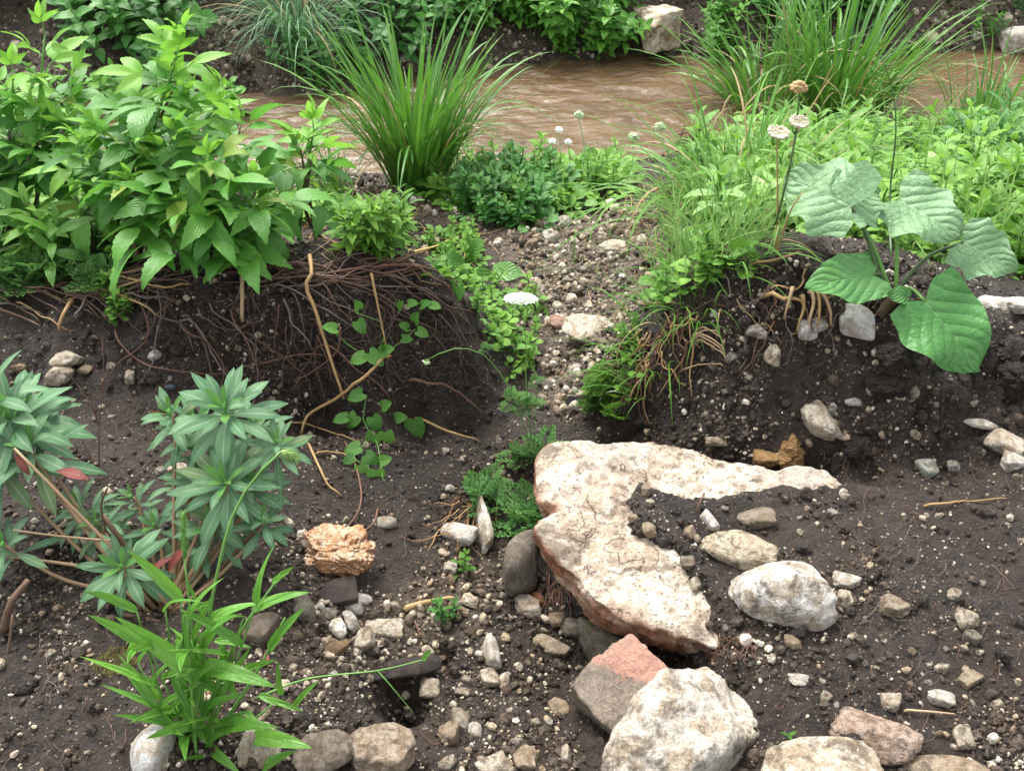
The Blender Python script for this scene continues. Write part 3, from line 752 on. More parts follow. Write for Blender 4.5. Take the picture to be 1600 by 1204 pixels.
B(1204, 556, 18, 26, "cream stone caught in rootlets of the right heap", CREAM, .7, 10)
B(1280, 470, 32, 22, "grey stone behind the pale splinters on the right heap", (.17, .155, .14), .7)
B(1332, 628, 24, 10, "white oval pebble in the dark middle of the right heap", WHITE, .7, -15)
B(1115, 496, 14, 10, "white oval pebble near the crest of the right heap", WHITE, .7)
B(1394, 952, 46, 28, "tan stone with a broken corner on the right shelf", (.46, .39, .30), .6, -20)
B(1510, 966, 32, 28, "cream angular stone near the right border of the shelf", CREAM, .7)
B(1516, 998, 22, 24, "grey oval stone below the cream angular one of the shelf", (.33, .32, .26), .7, 20)
B(1320, 908, 40, 20, "broken pale stone right of the rounded white boulder", PALE, .6, -20)
B(1318, 938, 24, 24, "pale triangular stone below the broken pale one", CREAM, .7)
B(1012, 752, 16, 24, "left of the two white upright chips on the slab's soil", WHITE, .9)
B(1027, 760, 18, 28, "right of the two white upright chips on the slab's soil", (.70, .74, .68), .8)
B(1008, 768, 16, 18, "tan chip between and below the two white upright chips", TAN, .8)
B(960, 786, 17, 15, "cream pebble at the left rim of the slab's soil", CREAM, .8)
B(1015, 788, 14, 14, "round cream pebble in the middle of the slab's soil", CREAM, .8)
B(1052, 770, 12, 10, "round white pebble right of the upright chips", WHITE, .8)
B(958, 814, 18, 18, "cream cube-like stone on the edge of the slab's near lobe", CREAM, .8)
B(990, 813, 20, 14, "rough tan pebble in the dark soil on the slab", TAN, .7)
B(1013, 844, 20, 20, "buff pebble near the slab's bare near lobe", (.52, .43, .30), .8)
B(1078, 833, 18, 24, "tan upright pebble on the slab's soil", TAN, .8)
B(1074, 882, 22, 22, "grey-tan pebble in front of the tan wedge-shaped rock", (.38, .33, .26), .8)
B(1087, 915, 20, 20, "cream pebble left of the rounded white boulder", CREAM, .8)
B(1101, 976, 18, 32, "tan splinter of stone beyond the slab's pointed tip", TAN, .7, 15)
B(1550, 480, 60, 26, "white quartz-like stone behind the hanging big leaf", WHITE, .6, 12, 4, 333, 9, 9, .1, .05)
B(1588, 478, 40, 22, "white stone at the right border behind the big leaves", WHITE, .6)
B(1392, 1098, 30, 26, "pale triangular stone above the rust-streaked rock", CREAM, .7)
B(1470, 1090, 40, 22, "white-ended stone on the lower right soil", PALE, .7, -15)
B(1502, 1150, 28, 32, "cream upright stone in the lower right soil", CREAM, .7)
B(1512, 1062, 40, 22, "curved buff stone right on the lower shelf", (.5, .42, .3), .7, 30)
B(1238, 1008, 30, 18, "tan stone below the rounded white boulder", TAN, .7)
B(1250, 1065, 34, 18, "pale flat stone right of the largest boulder", PALE, .6)

# rocks with two colours
def two_tone(name, pred_col, base_col, fac_fn):
    k = NT(name); P = k.obj()
    st = k.n("ShaderNodeAttribute", attribute_name="tint").outputs['Fac']
    a = k.noise(P, 3, 6, .65, .4); b = k.noise(P, 14, 5, .65); c = k.noise(P, 50, 3)
    col = k.mix(k.ramp(a, (.36, 0.), (.66, 1.)), base_col[0], base_col[1])
    col = k.mix(k.ramp(b, (.5, 0.), (.7, .75)), col, base_col[2])
    pc = k.mix(k.ramp(b, (.36, 0.), (.66, 1.)), pred_col[0], pred_col[1])
    col = k.mix(k.ramp(k.math('ADD', st, k.math('MULTIPLY', k.math('ADD', k.math('SUBTRACT', b, .5), k.math('SUBTRACT', a, .5)), 1.5)), (.40, 0.), (.60, 1.)), col, pc)
    col = k.mix(k.ramp(c, (.62, 0.), (.72, .6)), col, (.06, .045, .035))
    k.principled(col, .62, k.bump(k.math('ADD', b, k.math('MULTIPLY', c, .4)), .006, 1.0), .4); return k.m
def rock2(u, v, w, h, label, mat, stain, **kw):
    o = stone(u, v, w, h, label, (.5, .5, .5), mat=mat, **kw)
    me = o.data; n = len(me.vertices); co = np.zeros(n * 3); me.vertices.foreach_get("co", co); co = co.reshape(-1, 3)
    no = np.zeros(n * 3); me.vertices.foreach_get("normal", no); no = no.reshape(-1, 3)
    me.attributes["tint"].data.foreach_set("value", stain(co, no).astype(np.float32)); return o
rock2(984, 1098, 116, 122, "grey-brown block with a brick-red broken top, behind the largest boulder",
      two_tone("red_topped_rock", ((.42, .24, .18), (.30, .15, .105)), ((.21, .17, .13), (.12, .095, .072), (.34, .28, .215)), None),
      lambda c, n: sstep(.2, 1.0, n[:, 2] + .5 * fbm(c * 2.5, 4, 5)) * sstep(-.5, .3, c[:, 1] + .4 * c[:, 0]), flat=.85, rot=38, lvl=5, seed=402, sharp=34, planes=2, rough=.09, pit=.04, emb=.2, tilt=(14, -8), name="boulder", cat="boulder")
rock2(525, 866, 112, 68, "bright orange crumbly rock on the soil left of centre",
      two_tone("orange_rock", ((.66, .56, .43), (.55, .36, .21)), ((.48, .235, .10), (.22, .095, .042), (.56, .38, .23)), None),
      lambda c, n: sstep(.2, .9, n[:, 2]) * .55 + .0 * c[:, 0], flat=.7, rot=-14, lvl=5, seed=411, sharp=6, planes=12, rough=.34, pit=.34, bed=.14, emb=.35, name="boulder", cat="boulder")
ochre = two_tone("ochre_rock", ((.52, .36, .17), (.36, .20, .07)), ((.36, .20, .075), (.17, .085, .03), (.46, .31, .15)), None)
rock2(1234, 708, 56, 48, "ochre crumbling block in the hollow behind the slab", ochre, lambda c, n: n[:, 2] * .6, flat=.8, rot=25, lvl=5, seed=425, sharp=5, planes=16, rough=.34, pit=.34, bed=.14, emb=.1, asym=.5)
rock2(1196, 720, 40, 22, "small ochre lump left of the ochre crumbling block", ochre, lambda c, n: n[:, 2] * .6, flat=.7, rot=0, lvl=4, seed=423, sharp=8, planes=9, rough=.16, pit=.1, emb=.3)
# dark clods of earth
def m_clod():
    k = NT("dark_clod"); P = k.obj(); a = k.noise(P, 4, 6, .7); b = k.noise(P, 16, 4, .7)
    k.principled(k.mix(k.ramp(b, (.4, 0.), (.7, 1.)), (.018, .013, .010), (.085, .064, .048)), .75, k.bump(k.math('ADD', a, b), .01, 1.0), .3); return k.m
clod_m = m_clod()
for (u, v, w, h, l) in ((1338, 704, 56, 44, "dark lump of earth at the far end of the slab"), (1400, 560, 60, 40, "crumbling earth clod in the middle of the right heap"), (1590, 600, 60, 60, "black earth clod at the right border below the big leaf"), (1385, 610, 60, 38, "damp grey earth clod low on the right heap")):
    stone(u, v, w, h, l, (.5, .5, .5), flat=.8, lvl=5, sharp=4, planes=16, rough=.38, pit=.3, mat=clod_m, name="earth_clod", cat="clod", emb=.2)

# ------------------------------------------------------------------ many smaller stones, one object each
small_tpl = []
for s in range(14):
    P, _, f, uv = rock_tpl(700 + s, 3, [8, 12, 18][s % 3], 8, .15, 2.0, .10, 0.0, .38)
    mb = MB(); mb.add(P, None, f, uv); small_tpl.append(mb.mesh("small_stone", stone_m))
def inpoly(P, u, v):
    return poly_sd(np.array(P, float), np.atleast_1d(np.asarray(u, float)), np.atleast_1d(np.asarray(v, float))) > 0
REGIONS = [
 ([(840, 640), (850, 560), (845, 500), (800, 420), (790, 350), (1010, 330), (1040, 400), (1000, 470), (950, 560), (900, 650)], 62, 8, 34, "on the gravel path between the two soil heaps", "stones on the gravel path"),
 ([(1120, 780), (1340, 770), (1600, 820), (1600, 1204), (1190, 1204), (1190, 1040), (1120, 990)], 64, 9, 24, "scattered on the dark soil of the right shelf", "stones on the right shelf"),
 ([(690, 690), (830, 690), (780, 860), (830, 960), (920, 1050), (900, 1204), (690, 1204), (700, 900)], 54, 10, 30, "lying in the gully left of the slab", "stones in the gully"),
 ([(440, 900), (690, 880), (690, 1120), (480, 1120)], 28, 9, 26, "in the rubble below the orange rock", "stones below the orange rock"),
 ([(1050, 560), (1150, 470), (1350, 470), (1420, 560), (1600, 660), (1600, 780), (1350, 700), (1050, 660)], 34, 8, 22, "pressed into the right soil heap", "stones in the right soil heap"),
 ([(60, 550), (330, 540), (330, 700), (200, 800), (100, 700)], 26, 8, 20, "on the dark slope at left", "stones on the left slope"),
 ([(990, 70), (1000, 0), (1160, 0), (1140, 110)], 16, 8, 22, "on the far bank beside the cream rock", "stones on the far bank"),
 ([(1440, 80), (1450, 0), (1600, 0), (1600, 78)], 24, 8, 20, "on the gravelly far bank at right", "stones on the far bank"),
 ([(420, 290), (560, 310), (780, 370), (780, 420), (600, 380), (430, 340)], 24, 8, 22, "on the near bank below the tall sedge", "stones on the near bank"),
 ([(20, 940), (200, 960), (200, 1180), (20, 1180)], 16, 8, 18, "on the dark soil in the lower left", "stones in the lower left")]
CLS = [("cream", CREAM), ("pale grey", (.46, .43, .37)), ("white", PALE), ("tan", (.36, .28, .20)), ("brown", (.16, .11, .08))]
for poly, cnt, s0, s1, where, grp in REGIONS:
    A_ = np.array(poly, float); lo = A_.min(0); hi = A_.max(0); got = 0; tries = 0; cnt = int(cnt * .58)
    while got < cnt and tries < 4000:
        tries += 1
        u, v = RNG.uniform(lo, hi)
        if not inpoly(poly, u, v)[0]: continue
        w = s0 + (s1 - s0) * RNG.random() ** 2.4
        if any(abs(u - a) < r + w * .5 and abs(v - b) < r * .8 + w * .4 for a, b, r in stone_marks): continue
        ci = RNG.choice(5, p=[.42, .2, .16, .14, .08]); nm, col = CLS[ci]
        col = tuple(np.array(col) * RNG.uniform(.82, 1.1))
        h = w * RNG.uniform(.55, .95)
        c, d = stone_place(u, v, w, h, RNG.uniform(.6, .9), .08)
        o = link("stone", small_tpl[RNG.integers(14)])
        rz = Matrix.Rotation(RNG.uniform(0, 6.28), 4, 'Z')
        tl = Matrix.Rotation(RNG.uniform(-.4, .4), 4, 'X') @ Matrix.Rotation(RNG.uniform(-.4, .4), 4, 'Y')
        o.matrix_world = Matrix.Translation(Vector(c)) @ tl @ Matrix.Diagonal(Vector((*d, 1))) @ rz
        o.color = (*col, 1); size = "larger" if w > 18 else "small"
        tag(o, f"{size} {nm} limestone piece {where}", "stone", f"{size} {nm} {grp}")
        stone_marks.append((u, v, w / 2)); got += 1

# ------------------------------------------------------------------ gravel and crumbs, uncountable
tp0 = [rock_tpl(40 + s, 0, 6, 7, .12) for s in range(6)]; tp1 = [rock_tpl(60 + s, 1, 7, 7, .1) for s in range(6)]
def scatter(n, gritw, base):
    """points of the ground, half spread over the picture, half over the land"""
    U = RNG.uniform(-60, 1660, n); Vv = RNG.uniform(0, 1240, n)
    a = ground(U, Vv)
    y = RNG.uniform(.8, 4.8, n // 2); x = RNG.uniform(-1, 1, n // 2) * (y * .62 + .9)
    b = np.stack([x, y, hgt(x, y)], 1)
    P = np.concatenate([a, b])
    gi = grit.reshape(GX.shape)[np.clip(np.searchsorted(ys, P[:, 1]), 0, len(ys) - 1), np.clip(np.searchsorted(xs, P[:, 0]), 0, len(xs) - 1)]
    clump = sstep(-.1, .35, fbm(P * np.array([4, 4, 0]), 3, 77))
    pr = base * (.12 + 1.0 * clump) + gritw * gi
    ok = (RNG.random(len(P)) < pr) & ~((P[:, 1] > near_edge(P[:, 0]) - .02) & (P[:, 1] < far_edge(P[:, 0]) + .0)) & (P[:, 1] < 8)
    # not on the bare part of the slab
    return P[ok], gi[ok]
slab_poly = np.array([slab_pt(*p)[:2] for p in SLAB])
def gravel(name, n, gw, b, r_med, r_sig, r_max, tlo, thi, tpls, mat, sink, seedoff):
    P, gi = scatter(n, gw, b)
    r = np.clip(r_med * np.exp(RNG.normal(0, r_sig, len(P))), r_med * .4, r_max) * (1 + .5 * gi)
    far = np.clip(P[:, 1] / 3.0, 1, 1.6); r = r * far
    M = rand_rots(len(P)) * (r[:, None] * RNG.uniform(.6, 1.25, (len(P), 3)))[:, None, :]
    P = P + nrm(P[:, 0], P[:, 1]) * (r * sink)[:, None]
    tint = RNG.uniform(tlo, thi, len(P))
    mb = MB(); w = RNG.integers(len(tpls), size=len(P))
    for k_, t in enumerate(tpls):
        s = w == k_; mb.inst(t, M[s], P[s], tint[s])
    o = link(name, mb.mesh(name, mat, smooth=False)); o['kind'] = 'stuff'; return o
gravel("gravel", 15000, 1.0, .22, .0050, .45, .015, .40, .98, tp1, fine_stone_m, .35, 0)
gravel("fine_gravel", 46000, .6, .46, .0026, .42, .006, .30, .90, tp0, fine_stone_m, .3, 1)
gravel("soil_crumbs", 46000, .12, .55, .0046, .5, .016, .0, .22, tp0, fine_stone_m, .1, 2)

tp2 = [rock_tpl(90 + s, 2, 4, 14, .42, 2.6, .2, 0, .45) for s in range(6)]
def clods():
    U = RNG.uniform(-40, 1640, 5200); Vv = RNG.uniform(430, 1230, 5200); P = ground(U, Vv)
    n = nrm(P[:, 0], P[:, 1], .03); st = 1 - n[:, 2]
    cl = sstep(.0, .4, fbm(P * np.array([5, 5, 0]), 3, 88))
    ok = (RNG.random(len(P)) < .05 + .5 * sstep(.12, .4, st) + .22 * cl) & (P[:, 1] < 2.9)
    P = P[ok]; n = n[ok]; r = np.clip(.0085 * np.exp(RNG.normal(0, .5, len(P))), .004, .026)
    M = rand_rots(len(P)) * (r[:, None] * RNG.uniform(.6, 1.3, (len(P), 3)))[:, None, :]
    mb = MB(); w = RNG.integers(6, size=len(P)); P = P + n * (r * .05)[:, None]
    for k_, t in enumerate(tp2): q = w == k_; mb.inst(t, M[q], P[q], RNG.random(q.sum()))
    o = link("soil_clods", mb.mesh("soil_clods", soil_clod_m)); o['kind'] = 'stuff'
soil_clod_m = m_soil(); soil_clod_m.name = "soil_clod"
for nd in soil_clod_m.node_tree.nodes:
    if nd.bl_idname == 'ShaderNodeAttribute': nd.attribute_name = "no_grit"
clods()
# ================================================================== PLANTS
elder_m = m_leaf("elder_leaf", (.062, .215, .030), (.165, .425, .055), (.22, .42, .10), .045, .45, .34, .42, veins=8, vein=.3, spec=.45, bump=.0011, old=(.36, .40, .06))
elder_young_m = m_leaf("elder_young_leaf", (.165, .42, .038), (.285, .56, .075), (.36, .54, .16), .05, .45, .38, .42, veins=8, vein=.35, bump=.0011)
spurge_m = m_leaf("spurge_leaf", (.115, .285, .125), (.235, .43, .215), (.44, .56, .40), .085, .9, .2, .42, veins=16, vein=.12, old=(.22, .26, .08))
spurge_young_m = m_leaf("spurge_young_leaf", (.15, .42, .09), (.24, .52, .14), (.34, .48, .22), .07, .6, .3, .4, veins=16, vein=.1)
spurge_red_m = m_leaf("spurge_red_leaf", (.22, .05, .04), (.34, .10, .08), (.4, .2, .15), .07, .6, .25, .42)
grassleaf_m = m_leaf("grass_leaf", (0.088, 0.254, 0.030), (0.188, 0.424, 0.057), (.16, .34, .09), .05, .35, .3, .33, veins=2, vein=.1)
sedge_m = m_leaf("sedge_blade", (0.053, 0.180, 0.023), (0.156, 0.360, 0.043), (.12, .30, .06), .09, .5, .25, .36, veins=2, vein=.1)
sedge_grey_m = m_leaf("weeping_sedge_blade", (.10, .25, .10), (.26, .46, .25), (.2, .34, .18), .09, .4, .2, .4, veins=2, vein=.1)
nettle_m = m_leaf("nettle_leaf", (0.035, 0.117, 0.013), (0.106, 0.265, 0.027), (.13, .28, .06), .05, .4, .3, .4, stuff=True, veins=7, vein=.4)
weed_m = m_leaf("ground_weed_leaf", (0.088, 0.249, 0.028), (0.275, 0.530, 0.067), (.20, .38, .10), .05, .4, .32, .4, stuff=True, veins=6, vein=.3)
dkweed_m = m_leaf("dark_weed_leaf", (.055, .20, .040), (.15, .38, .075), (.12, .26, .07), .05, .4, .28, .4, stuff=True, veins=6, vein=.3)
lace_m = m_leaf("lacy_leaf", (0.094, 0.254, 0.057), (0.213, 0.445, 0.104), (.15, .3, .14), .06, .3, .25, .45, stuff=True, veins=3, vein=.1)
burdock_m = m_leaf("big_soft_leaf", (.16, .31, .135), (.22, .39, .185), (.34, .50, .28), .018, .7, .2, .5, veins=6, vein=.8, bump=.0045, specks=.7)
burdock_dk_m = m_leaf("big_green_leaf", (.075, .25, .055), (.12, .33, .085), (.2, .38, .14), .018, .6, .25, .4, veins=6, vein=.8, bump=.0045, specks=.7)
vine_m = m_leaf("vine_leaf", (0.069, 0.212, 0.028), (0.150, 0.360, 0.057), (.16, .32, .10), .05, .5, .28, .34, veins=6, vein=.4)
straw_m = m_stem("dry_stalk", (.30, .185, .075), (.46, .31, .14), .6, 50)
twig_m = m_stem("brown_twig", (.055, .032, .022), (.15, .088, .055), .7, 60)
root_m = m_stem("red_brown_root", (.095, .046, .030), (.20, .105, .065), .62, 60)
pale_root_m = m_stem("pale_root", (.30, .195, .105), (.52, .37, .22), .6, 50)
grey_twig_m = m_stem("grey_twig", (.10, .075, .062), (.21, .165, .14), .7, 50)
cane_m = m_stem("elder_cane", (.075, .042, .026), (.185, .115, .075), .75, 40, .004)
green_stem_m = m_stem("green_stem", (.10, .24, .045), (.16, .33, .07), .5, 30)
spurge_stem_m = m_stem("spurge_stem", (.24, .155, .085), (.36, .25, .14), .55, 40)
dark_stem_m = m_stem("dark_green_stem", (.045, .095, .03), (.09, .155, .05), .5, 30)
def m_plain(name, a, b, rough=.6, scale=20):
    k = NT(name); P = k.obj(); f = k.noise(P, scale, 4); k.principled(k.mix(f, a, b), rough, k.bump(f, .002), .4); return k.m
floret_m = m_plain("white_floret", (.62, .64, .54), (.78, .79, .72)); cream_head_m = m_plain("dry_flower_head", (.50, .46, .30), (.66, .62, .46))
greenhead_m = m_plain("green_seed_head", (.20, .36, .09), (.32, .48, .16)); palegreen_m = m_plain("pale_green_bud", (.30, .42, .22), (.45, .55, .33))

def up_near(d):
    return (0, 0, 1) if abs(d[2]) < .95 * np.linalg.norm(d) else (0, -1, .2)

# ------------------------------------------------------------------ elder
EL = [tmesh(leaf_tpl(.40 + .03 * s, 'ovate', 14, 5, .5 + .25 * s, .28, .042, 0, s, side=.05 * (s - 1)), "elder_leaflet", elder_m) for s in range(4)]
EY = [tmesh(leaf_tpl(.36 + .03 * s, 'ovate', 14, 5, .45 + .3 * s, .4, .042, 0, s + 9), "elder_leaflet", elder_young_m) for s in range(3)]
rach_mb = tube(smooth_path([(0, 0, 0), (0, .25, .02), (0, .5, -.02)], 6), np.linspace(.014, .007, 6), 4)
RACH = rach_mb.mesh("elder_rachis", green_stem_m)
def elder_leaf(root, loc, d, size, young, npair, rng):
    up = np.array([0, 0, 1.]) + rng.normal(0, .2, 3)
    lf = part("leaf", RACH, root, frame(d, up), loc, size)
    def leaflet(y, ang, s, pitch):
        me = (EY if young else EL)[rng.integers(3 if young else 4)]
        o = link("leaflet", me, lf)
        Mx = Matrix.Rotation(ang, 4, 'Z') @ Matrix.Rotation(pitch, 4, 'X') @ Matrix.Rotation(rng.normal(0, .25), 4, 'Y')
        o.matrix_local = Matrix.Translation((0, y, 0)) @ Mx @ Matrix.Diagonal((s, s, s, 1))
    leaflet(.5, rng.normal(0, .1), .62, rng.normal(-.25, .2))
    for kx in range(npair):
        y = .5 - .22 * (kx + .55); s = .56 - .07 * kx
        for sg in (-1, 1): leaflet(y, sg * (.95 + .12 * kx + rng.normal(0, .1)), s * rng.uniform(.9, 1.08), rng.normal(-.2, .2))
def elder(name, label, base, shoots, seed, leaf_px, group, canes=()):
    rng = np.random.default_rng(seed)
    b = base.copy(); b[2] = hgt(b[0], b[1])
    root = thing("elder_bush", label, "bush", b, group)
    for cn in canes:                                     # bare brown canes from the stool
        pth = smooth_path(cn[:-1], 9); pmesh("cane", tube(pth, np.linspace(cn[-1], cn[-1] * .75, 9), 7, bump=.08, seed=len(pth)), cane_m, root)
    for tip, nl, size_k, young in shoots:
        st = b + np.array([rng.normal(0, .05), rng.normal(0, .03), 0])
        mid = st * .45 + tip * .55 + np.array([rng.normal(0, .03), rng.normal(0, .03), -.03])
        mid[:2] = st[:2] * .6 + tip[:2] * .4
        pth = smooth_path([st, mid, tip], 12)
        pmesh("stem", tube(pth, np.linspace(.008, .003, 12), 6), green_stem_m if young else cane_m, root)
        L = np.linalg.norm(tip - st)
        for n in range(nl):
            pos_t = 1 - (n // 2) * .13 - .01
            q = pth[int(np.clip(pos_t * 11, 0, 11))]
            tang = tip - mid; tang /= np.linalg.norm(tang)
            az = (n % 2) * math.pi + (n // 2) * 1.57 + rng.normal(0, .3) + seed
            rad = np.array([math.cos(az), math.sin(az), 0]); 
            el = .75 - .32 * (n // 2) + rng.normal(0, .15)
            d = rad * math.cos(el) + np.array([0, 0, 1]) * math.sin(el)
            sz = mpp(q) * leaf_px * size_k * (.62 + .2 * min(n // 2, 2)) * rng.uniform(.88, 1.12)
            elder_leaf(root, q, d, sz, young and n < 4, 2 if n > 3 or rng.random() < .6 else 1, rng)
        for a in range(2):                              # unfolding tip
            d = np.array([rng.normal(0, .5), rng.normal(0, .4), 1]); elder_leaf(root, tip, d / np.linalg.norm(d), mpp(tip) * leaf_px * .42, True, 1, rng)
    return root
EG = "elder bushes on the near bank"
elder("a", "front elder bush with large dark leaves hanging over the left soil heap", pt(320, 432, 2.44),
      [(pt(270, 330, 2.36), 8, 1.0, 0), (pt(330, 260, 2.4), 8, 1.0, 0), (pt(400, 300, 2.42), 8, .95, 0), (pt(265, 225, 2.46), 8, .95, 1), (pt(375, 205, 2.55), 8, .9, 0), (pt(310, 345, 2.3), 6, 1.0, 0), (pt(205, 300, 2.4), 6, .95, 0), (pt(395, 360, 2.36), 5, .8, 0)], 1, 150, EG,
      [(pt(330, 440, 2.42), pt(325, 380, 2.44), pt(318, 320, 2.46), .014), (pt(232, 440, 2.44), pt(212, 390, 2.45), pt(200, 340, 2.46), .009), (pt(300, 436, 2.42), pt(290, 380, 2.46), .010)])
elder("b", "tall leafy elder bush at left whose fresh pale sprig rises above the stream", pt(215, 430, 2.62),
      [(pt(285, 62, 2.66), 6, 1.0, 1), (pt(275, 130, 2.68), 6, .9, 0), (pt(300, 165, 2.72), 6, .9, 0), (pt(355, 150, 2.74), 6, .8, 1), (pt(215, 175, 2.6), 8, .95, 0), (pt(165, 210, 2.56), 8, .95, 0), (pt(130, 235, 2.54), 6, .85, 1), (pt(235, 245, 2.6), 6, .9, 0)], 2, 140, EG,
      [(pt(155, 438, 2.5), pt(145, 390, 2.52), pt(138, 345, 2.54), .011), (pt(118, 440, 2.45), pt(88, 385, 2.5), pt(40, 312, 2.55), .009), (pt(175, 432, 2.5), pt(158, 370, 2.55), .007)])
elder("c", "leftmost elder bush reaching past the left border of the picture", pt(45, 430, 2.8),
      [(pt(70, 55, 2.85), 8, .85, 1), (pt(20, 120, 2.82), 8, .9, 1), (pt(115, 130, 2.8), 8, .9, 0), (pt(65, 195, 2.74), 8, .95, 0), (pt(15, 205, 2.72), 6, .9, 0), (pt(100, 205, 2.7), 6, .9, 0), (pt(45, 245, 2.68), 6, .85, 0), (pt(-30, 200, 2.75), 6, .9, 0)], 3, 130, EG)
elder("d", "small single-stemmed elder sapling standing right of the bushes before the stream", pt(478, 372, 2.75),
      [(pt(490, 205, 2.8), 8, .85, 1), (pt(470, 235, 2.76), 6, .8, 0)], 4, 130, EG,
      [(pt(505, 375, 2.72), pt(478, 330, 2.76), pt(486, 250, 2.8), .007), (pt(458, 372, 2.72), pt(464, 320, 2.74), pt(466, 285, 2.75), .004)])

# ------------------------------------------------------------------ spurges
SP_ = [tmesh(leaf_tpl(.20 + .015 * s, 'oblance', 8, 5, .35 + .3 * s, .32, 0, 0, s + 20), "spurge_leaf", spurge_m) for s in range(4)]
SPY = [tmesh(leaf_tpl(.26, 'oblance', 7, 5, .1 + .2 * s, .5, 0, 0, s + 30), "spurge_leaf", spurge_young_m) for s in range(2)]
SPR = tmesh(leaf_tpl(.26, 'oblance', 7, 5, .9, .3, 0, 0, 41), "spurge_leaf", spurge_red_m)
P_, _, f_, uv_ = rock_tpl(5, 2, 4, 5, .1); mb = MB(); mb.add(P_ * np.array([.5, .5, 1]), None, f_, uv_); BUD = mb.mesh("spurge_bud", spurge_young_m)
def spurge(label, base, rosettes, seed, bare=(), red=()):
    rng = np.random.default_rng(seed); b = base.copy(); b[2] = hgt(b[0], b[1])
    root = thing("spurge_plant", label, "plant", b, "grey-green spurges")
    for (u, v, y, rpx, n, lean) in rosettes:
        tip = pt(u, v, y); k = mpp(tip); ax = np.array([lean[0], lean[1], 1.0]); ax /= np.linalg.norm(ax)
        mid = b * .5 + tip * .5 + np.array([0, 0, -.02]) ; mid[:2] = b[:2] * .45 + tip[:2] * .55
        pth = smooth_path([b + np.append(rng.normal(0, .012, 2), 0), mid, tip - ax * .03, tip], 12)
        pmesh("stem", tube(pth, np.linspace(.0055, .003, 12), 6), spurge_stem_m, root)
        ro = part("rosette", BUD, root, frame(ax, (0, 1, 0))[:, [0, 2, 1]] * np.array([1, -1, 1]), tip, .007)
        ro.matrix_local = m4(np.eye(3), tip - b, 1.0); ro.data = BUD_S
        for i in range(n):
            t = i / (n - 1)
            az = i * 2.39996 + rng.normal(0, .12)
            el = 1.2 - 1.5 * t ** .8 + rng.normal(0, .12)
            s = rpx * k * (.42 + .78 * min(1, t * 1.7)) * rng.uniform(.9, 1.1)
            x = np.cross(ax, (0, 1, .1)); x /= np.linalg.norm(x); yv = np.cross(ax, x)
            rad = x * math.cos(az) + yv * math.sin(az)
            d = rad * math.cos(el) + ax * math.sin(el)
            o = link("leaf", (SPY[i % 2] if t < .22 else SP_[rng.integers(4)]), ro)
            o.matrix_local = m4(frame(d, ax + rng.normal(0, .12, 3)), -ax * (.055 * t ** 1.2), s)
    for pth_px in bare:
        pth = smooth_path([pt(*q) for q in pth_px[0]], 10); pmesh("stem", tube(pth, np.linspace(pth_px[1], pth_px[1] * .7, 10), 6, bump=.06), spurge_stem_m if pth_px[2] else cane_m, root)
    for (a, c, s) in red:
        p0 = pt(*a); p1 = pt(*c); part("leaf", SPR, root, frame(p1 - p0, (0, -.3, 1)), p0, np.linalg.norm(p1 - p0) * 1.08, None)
    return root
mbb = MB(); mbb.add(P_ * np.array([.004, .004, .008]), None, f_, uv_); BUD_S = mbb.mesh("spurge_bud", spurge_young_m)
spb = G(268, 955)
spurge("right spurge with a tall crown of narrow grey-green leaf rosettes, behind the grass", spb,
       [(352, 638, 1.58, 80, 30, (.05, -.4)), (265, 645, 1.62, 58, 20, (-.15, -.2)), (432, 690, 1.56, 56, 22, (.2, -.25)), (352, 752, 1.47, 80, 30, (0, -.5)), (300, 700, 1.62, 60, 14, (-.2, -.1)), (412, 812, 1.43, 50, 14, (.3, -.3)),
        (300, 655, 1.66, 62, 20, (-.05, -.2)), (395, 660, 1.66, 60, 20, (.12, -.2)), (320, 745, 1.56, 70, 22, (-.1, -.3)), (392, 760, 1.5, 62, 20, (.2, -.35)), (330, 820, 1.45, 60, 18, (0, -.4)), (150, 815, 1.5, 56, 18, (-.1, -.3)), (205, 775, 1.56, 44, 16, (-.3, -.1)), (122, 790, 1.56, 56, 18, (-.3, -.2)), (240, 820, 1.5, 48, 16, (-.1, -.3)), (320, 850, 1.46, 52, 14, (.1, -.3)), (285, 780, 1.58, 50, 14, (-.1, -.2))], 5,
       [(((262, 952, 1.36), (215, 880, 1.40), (160, 805, 1.43)), .008, 0), (((275, 955, 1.36), (320, 915, 1.40), (408, 818, 1.44)), .006, 0), (((160, 960, 1.33), (225, 965, 1.33), (290, 985, 1.31)), .006, 0), (((205, 975, 1.33), (250, 1000, 1.32), (300, 1010, 1.31)), .007, 0), (((240, 900, 1.40), (262, 960, 1.36), (285, 990, 1.32)), .006, 0), (((165, 830, 1.42), (158, 790, 1.42), (168, 762, 1.42)), .003, 0)],
       [((275, 868, 1.38), (236, 890, 1.36), .1), ((262, 900, 1.38), (285, 858, 1.38), .1), ((85, 735, 1.5), (134, 745, 1.47), 1)])
